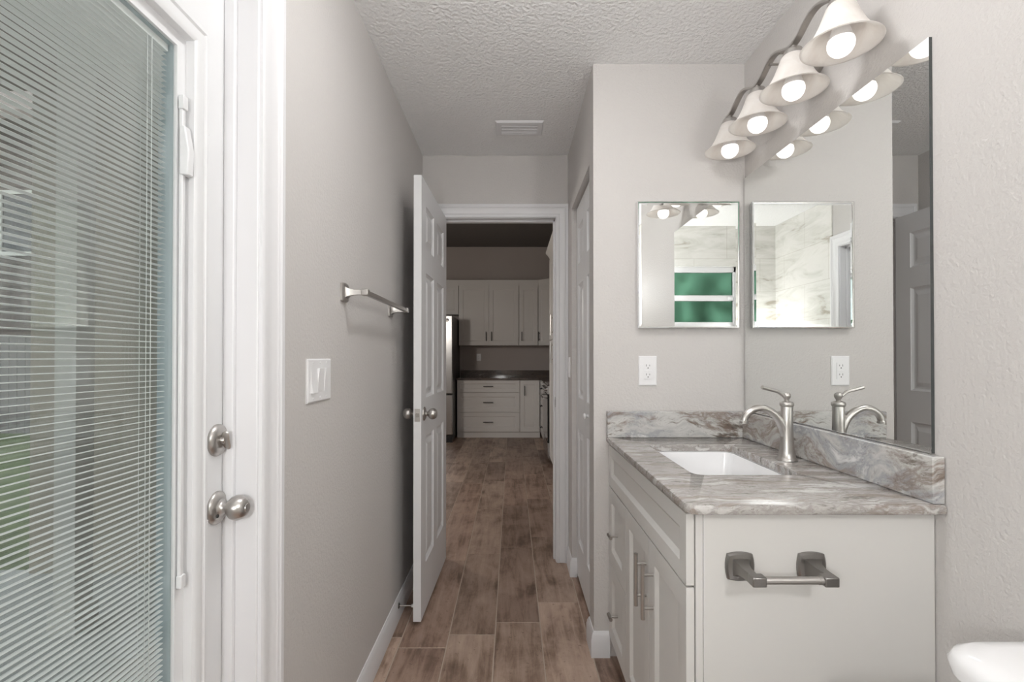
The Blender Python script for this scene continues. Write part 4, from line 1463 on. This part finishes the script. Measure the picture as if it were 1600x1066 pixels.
b3 = thing('base_cabinet', (0.74, 6.88, 0), 'kitchen base cabinet with stacked drawers, between the corner and the range', 'cabinet')
mb = MB()
mb.box((KFX + 0.021, 6.37, 0.085), (KX1 - 0.002, 7.395, 0.876))
mb.box((KFX + 0.05, 6.37, 0.0), (KX1 - 0.002, 7.395, 0.085))
mb.build('carcass', M['kitchen_cabinet'], b3)
for z0, z1 in ((0.69, 0.872), (0.392, 0.684), (0.092, 0.386)):
    d = front_x('drawer', 6.375, 7.36, z0, z1, KFX, b3)
    pull_x(6.80, (z0 + z1) / 2, 6.95, (z0 + z1) / 2, KFX, d)
kc = thing('kitchen_countertop', (-0.2, 7.7, 0.877), 'dark veined granite counter over the kitchen base cabinets', 'countertop')
mb = MB()
mb.box((-0.845, BY - 0.025, 0.877), (KX1 - 0.002, KY1 - 0.002, 0.907))
mb.box((KFX - 0.025, 6.37, 0.877), (KX1 - 0.002, BY - 0.025, 0.907))
mb.build('slab', M['granite_dark'], kc)
mb = MB()
mb.box((-0.845, KY1 - 0.022, 0.907), (KX1 - 0.002, KY1 - 0.002, 1.01))
mb.box((KX1 - 0.022, 6.37, 0.907), (KX1 - 0.002, KY1 - 0.022, 1.01))
mb.build('backsplash', M['granite_dark'], kc)
# range
rg = thing('kitchen_range', (0.74, 5.98, 0), 'stainless and black range between the drawers and the tall cabinet', 'range')
mb = MB()
mb.box((KFX + 0.005, 5.60, 0.03), (KX1 - 0.004, 6.362, 0.895))
mb.build('range_body', M['stainless'], rg)
MB().box((KFX - 0.012, 5.598, 0.895), (KX1 - 0.004, 6.364, 0.915)).build('cooktop', M['black_glass'], rg)
MB().box((KFX - 0.022, 5.60, 0.80), (KFX + 0.005, 6.362, 0.893)).build('control_panel', M['stainless'], rg)
od = MB().box((KFX - 0.022, 5.605, 0.25), (KFX + 0.005, 6.357, 0.785)).build('oven_door', M['black_glass'], rg)
bar_pull(MB(), (KFX - 0.022, 5.66, 0.745), (KFX - 0.022, 6.30, 0.745), (-1, 0, 0), 0.010, (0.05, 0.95), 0.045).build('handle', M['stainless'], od, smooth=40)
dw = MB().box((KFX - 0.020, 5.605, 0.06), (KFX + 0.005, 6.357, 0.235)).build('storage_drawer', M['stainless'], rg)
for k in range(4):
    T = frame((KFX - 0.022, 5.72 + k * 0.17, 0.848), (0, -1, 0), (0, 0, 1))
    MB().lathe([(0, 0.028), (0.016, 0.028), (0.019, 0.004), (0.022, 0)], T, 18).build('knob', M['stainless'], rg, smooth=40)
# tall cabinet
pc = thing('tall_cabinet', (0.74, 4.98, 0), 'tall pale kitchen cabinet just beyond the doorway with long door pulls', 'cabinet')
mb = MB()
mb.box((KFX + 0.021, 4.36, 0.085), (KX1 - 0.004, 5.595, 2.34))
mb.box((KFX + 0.06, 4.36, 0.0), (KX1 - 0.004, 5.595, 0.085))
mb.build('carcass', M['kitchen_cabinet'], pc)
for y0, y1 in ((4.365, 4.976), (4.98, 5.59)):
    for z0, z1, pz0, pz1 in ((1.42, 2.335, 1.45, 1.66), (0.092, 1.41, 1.17, 1.38)):
        d = front_x('door', y0, y1, z0, z1, KFX, pc)
        yy = y1 - 0.04 if y0 < 4.5 else y0 + 0.04
        pull_x(yy, pz0, yy, pz1, KFX, d, 'nickel')
CR = [(0, 0), (0.012, 0), (0.018, 0.02), (0.042, 0.055), (0.060, 0.072), (0.062, 0.09), (0, 0.09)]
mb = MB()
mb.sweep([(KFX + 0.02, 5.595), (KFX + 0.02, 4.36)], [(o - 0.0, z) for o, z in [(-a, b_ + 2.34) for a, b_ in CR]])
mb.build('crown_molding', M['kitchen_cabinet'], pc, smooth=30)

# uppers
def upper(x0, x1, z0, z1, y, doors, label, pulls):
    o = thing('upper_cabinet', ((x0 + x1) / 2, y + 0.16, z0), label, 'cabinet', None)
    MB().box((x0, y + 0.021, z0), (x1, KY1 - 0.002, z1)).build('carcass', M['kitchen_cabinet'], o)
    for (a, b_), p in zip(doors, pulls):
        d_ = front_y('door', a, b_, z0 + 0.004, z1 - 0.006, y, o)
        if p is not None:
            pull_y(p, z0 + 0.07, p, z0 + 0.215, y, d_)
    return o


UZ0, UZ1 = 1.41, 2.36
upper(-0.842, 0.108, UZ0, UZ1, UY, [(-0.838, -0.368), (-0.364, 0.104)], 'double-door kitchen upper cabinet above the outlet', [-0.408, -0.324])
upper(0.112, 0.412, UZ0, UZ1, UY, [(0.116, 0.408)], 'single-door kitchen upper cabinet between the double-door unit and the corner', [0.155])
upper(-1.76, -0.846, 1.90, UZ1, UY, [(-1.756, -1.305), (-1.301, -0.85)], 'short kitchen upper cabinet above the refrigerator', [-1.345, -1.26])
# diagonal corner unit
cu = thing('upper_cabinet', (0.72, 7.6, UZ0), 'angled corner kitchen upper cabinet next to the tall cabinet', 'cabinet')
ca, cb = Vector((0.418, UY, 0)), Vector((0.72, 7.38, 0))
mb = MB()
lp_ = [(0.418, UY + 0.021), (0.72 + 0.006, 7.38 + 0.021), (KX1 - 0.002, 7.38 + 0.021), (KX1 - 0.002, KY1 - 0.002), (0.418, KY1 - 0.002)]
mb.loft([[(x, y, UZ0) for x, y in lp_], [(x, y, UZ1) for x, y in lp_]])
mb.build('carcass', M['kitchen_cabinet'], cu)
dv = (cb - ca)
T = frame((ca.x, ca.y, UZ0 + 0.004), dv, (0, 0, 1))
d = MB().panel(T, dv.length, UZ1 - UZ0 - 0.01, 0.02, [(0.06, 0.06, dv.length - 0.06, UZ1 - UZ0 - 0.07)], RAISED, back=False).build('door', M['kitchen_cabinet'], cu)
nrm = dv.normalized().cross(Vector((0, 0, 1)))
q = ca + dv.normalized() * 0.03
bar_pull(MB(), (q.x, q.y, UZ0 + 0.07), (q.x, q.y, UZ0 + 0.215), nrm, 0.006, (0.18, 0.82), 0.028).build('handle', M['dark_pull'], d, smooth=40)
mb = MB()
mb.sweep([(0.74, 7.40), (0.418, UY + 0.02), (-1.76, UY + 0.02)], [(-o, z + UZ1) for o, z in CR][::-1])
struct(mb, 'trim_5', M['kitchen_cabinet'], 'pale crown moulding along the top of the kitchen upper cabinets', 'crown moulding', smooth=30)

# refrigerator
rf = thing('refrigerator', (-1.29, 7.4, 0), 'stainless refrigerator half hidden by the open door', 'refrigerator')
MB().box((-1.74, 7.03, 0.03), (-0.855, KY1 - 0.02, 1.82)).build('body', M['black'], rf)
for a, b_, z0, z1 in ((-1.745, -1.302, 0.70, 1.825), (-1.298, -0.850, 0.70, 1.825), (-1.745, -0.850, 0.11, 0.69)):
    dr = MB().box((a, 6.95, z0), (b_, 7.028, z1)).build('refrigerator_door', M['stainless'], rf, bevel=0.012)
    if z0 > 0.5:
        hx = b_ - 0.05 if a < -1.5 else a + 0.05
        bar_pull(MB(), (hx, 6.95, 0.85), (hx, 6.95, 1.65), (0, -1, 0), 0.012, (0.05, 0.95), 0.05).build('handle', M['stainless'], dr, smooth=40)
        if a > -1.5:
            T = frame((-0.925, 6.95, 1.755), (1, 0, 0), (0, 0, 1))
            MB().lathe([(0, 0.004), (0.020, 0.004), (0.0225, 0.002), (0.0225, -0.002)], T, 24).build('badge', M['chrome'], dr, smooth=40)
    else:
        bar_pull(MB(), (-1.6, 6.95, 0.63), (-1.0, 6.95, 0.63), (0, -1, 0), 0.012, (0.05, 0.95), 0.05).build('handle', M['stainless'], dr, smooth=40)
MB().box((-1.74, 6.98, 0.0), (-0.855, 7.03, 0.10)).build('kick_grille', M['black'], rf)
outlet(frame((-0.545, KY1, 1.222), (1, 0, 0), (0, 0, 1)), (-0.545, KY1, 1.16), 'white outlet on the kitchen wall under the upper cabinets', 0.075, 0.118)

kl = thing('pendant_fill_lamp', (-1.55, 4.3, 1.72), 'opal globe pendant added out of sight to light the kitchen cabinets', 'added pendant light')  # pendant added out of sight to light the cabinet fronts
MB().lathe([(0, KH), (0.06, KH), (0.055, KH - 0.025), (0.006, KH - 0.03), (0.006, 1.93), (0.022, 1.925), (0.03, 1.885), (0, 1.885)], Matrix.Translation((-1.55, 4.3, 0)), 24).build('cord', M['dark_pull'], kl, smooth=40)
MB().lathe([(0.095 * math.sin(PI * k / 16), 1.80 - 0.095 * math.cos(PI * k / 16)) for k in range(17)], Matrix.Translation((-1.55, 4.3, 0)), 32).build('globe', M['kitchen_fill_lamp'], kl, smooth=80)

# ------------------------------------------------------------------ outside: patio, porch, lawn, fence, trees
struct(MB().box((-3.4, -3.5, -0.16), (xo - 0.0, YB + 0.03, -0.06)), 'ground_patio', M['concrete'], 'grey concrete patio slab outside the glazed door', 'patio')
struct(MB().box((-60, -60, -0.30), (60, 80, -0.17)), 'lawn', M['lawn'], 'green and brown lawn beyond the patio', 'lawn')
# stucco skin of the projecting kitchen wing
mb = MB()
mb.box((KX0 - 0.12, YB - 0.02, -0.1), (xo, YB + 0.03, KH + 0.2))
struct(mb, 'wall_exterior', M['stucco'], 'beige stucco house wall seen through the blinds', 'wall')
pp = thing('porch_post', (-2.075, 2.26, -0.06), 'pale square porch post standing on the patio, seen through the blinds', 'post')
MB().box((-2.125, 2.26, -0.06), (-2.025, 2.36, 2.70)).build('shaft', M['post'], pp)
mb = MB()
mb.box((-2.14, 2.245, -0.06), (-2.01, 2.375, 0.05))
mb.build('plinth', M['post'], pp)
struct(MB().box((-2.14, -3.5, 2.70), (-2.01, 2.9, 2.82)), 'beam', M['post'], 'pale beam along the porch edge', 'beam')
struct(MB().box((-3.6, -3.5, 2.82), (xo, YB - 0.02, 2.90)), 'roof_porch', M['soffit'], 'dark porch ceiling over the patio', 'roof')
fn = thing('fence', (-14, 9, -0.17), 'weathered grey board fence at the far side of the lawn', 'fence')
mb = MB()
for k in range(150):
    x0 = -26 + k * 0.15
    mb.box((x0, 8.9, -0.17), (x0 + 0.142, 8.93, 1.62 + 0.02 * random.random()))
mb.build('fence_boards', M['fence'], fn)
mb = MB()
for z in (0.2, 1.3):
    mb.box((-26, 8.93, z), (-3.5, 8.98, z + 0.09))
mb.build('fence_rails', M['fence'], fn)


nh = thing('house', (-12.5, 12, -0.17), 'brown sided neighbouring house beyond the fence, seen through the blinds', 'house')
mb = MB()
for k in range(26):
    z = -0.17 + k * 0.25
    x0, x1, y0, y1 = -20.0, -5.2, 11.0, 16.0
    mb.loft([[(x0, y0 - 0.03, z), (x1 + 0.03, y0 - 0.03, z), (x1 + 0.03, y1, z), (x0, y1, z)], [(x0, y0, z + 0.25), (x1, y0, z + 0.25), (x1, y1, z + 0.25), (x0, y1, z + 0.25)]])
mb.build('siding', M['siding'], nh)
mb = MB()
mb.loft([[(-20.6, 10.3, 6.3), (-4.6, 10.3, 6.3), (-4.6, 16.7, 6.3), (-20.6, 16.7, 6.3)], [(-20.6, 10.3, 6.5), (-4.6, 10.3, 6.5), (-4.6, 16.7, 6.5), (-20.6, 16.7, 6.5)], [(-18.0, 13.4, 8.6), (-7.2, 13.4, 8.6), (-7.2, 13.6, 8.6), (-18.0, 13.6, 8.6)]])
mb.build('hip_top', M['soffit'], nh).name = 'roof'
for x0 in (-16.0, -11.5, -8.3):
    mb = MB()
    T = frame((x0, 10.965, 3.6), (1, 0, 0), (0, 0, 1))
    mb.sweep([(0, 0), (0, 1.3), (1.0, 1.3), (1.0, 0)], [(0, 0), (0, 0.04), (0.09, 0.04), (0.09, 0)], T, closed=True)
    wf_ = mb.build('window_frame', M['post'], nh)
    MB().box((x0, 10.955, 3.6), (x0 + 1.0, 10.965, 4.9)).build('pane', M['black_glass'], wf_)
# hedge outside the shower window
hg = thing('hedge', (0.3, -2.0, -0.17), 'dense green hedge outside the shower window', 'hedge')
mb = MB()
for k in range(4200):
    c = Vector((random.uniform(-2.6, 3.2), random.uniform(-2.4, -1.65), random.uniform(-0.17, 3.3)))
    a = Vector((random.gauss(0, 0.6), 1, random.gauss(0, 0.8))).normalized()
    b2 = a.orthogonal().normalized()
    c2 = a.cross(b2)
    L = random.uniform(0.05, 0.11)
    mb.add([c - b2 * L, c + c2 * L * 0.5, c + b2 * L, c - c2 * L * 0.5], [(0, 1, 2, 3)])
mb.build('foliage', M['leaf'], hg)
mb = MB()
for k in range(9):
    x0 = -2.4 + k * 0.68
    mb.tube([(x0, -2.05, -0.2), (x0 + 0.05, -2.05, 1.2), (x0 - 0.03, -2.0, 2.6)], [0.03, 0.022, 0.01], 8)
mb.build('stems', M['bark'], hg)
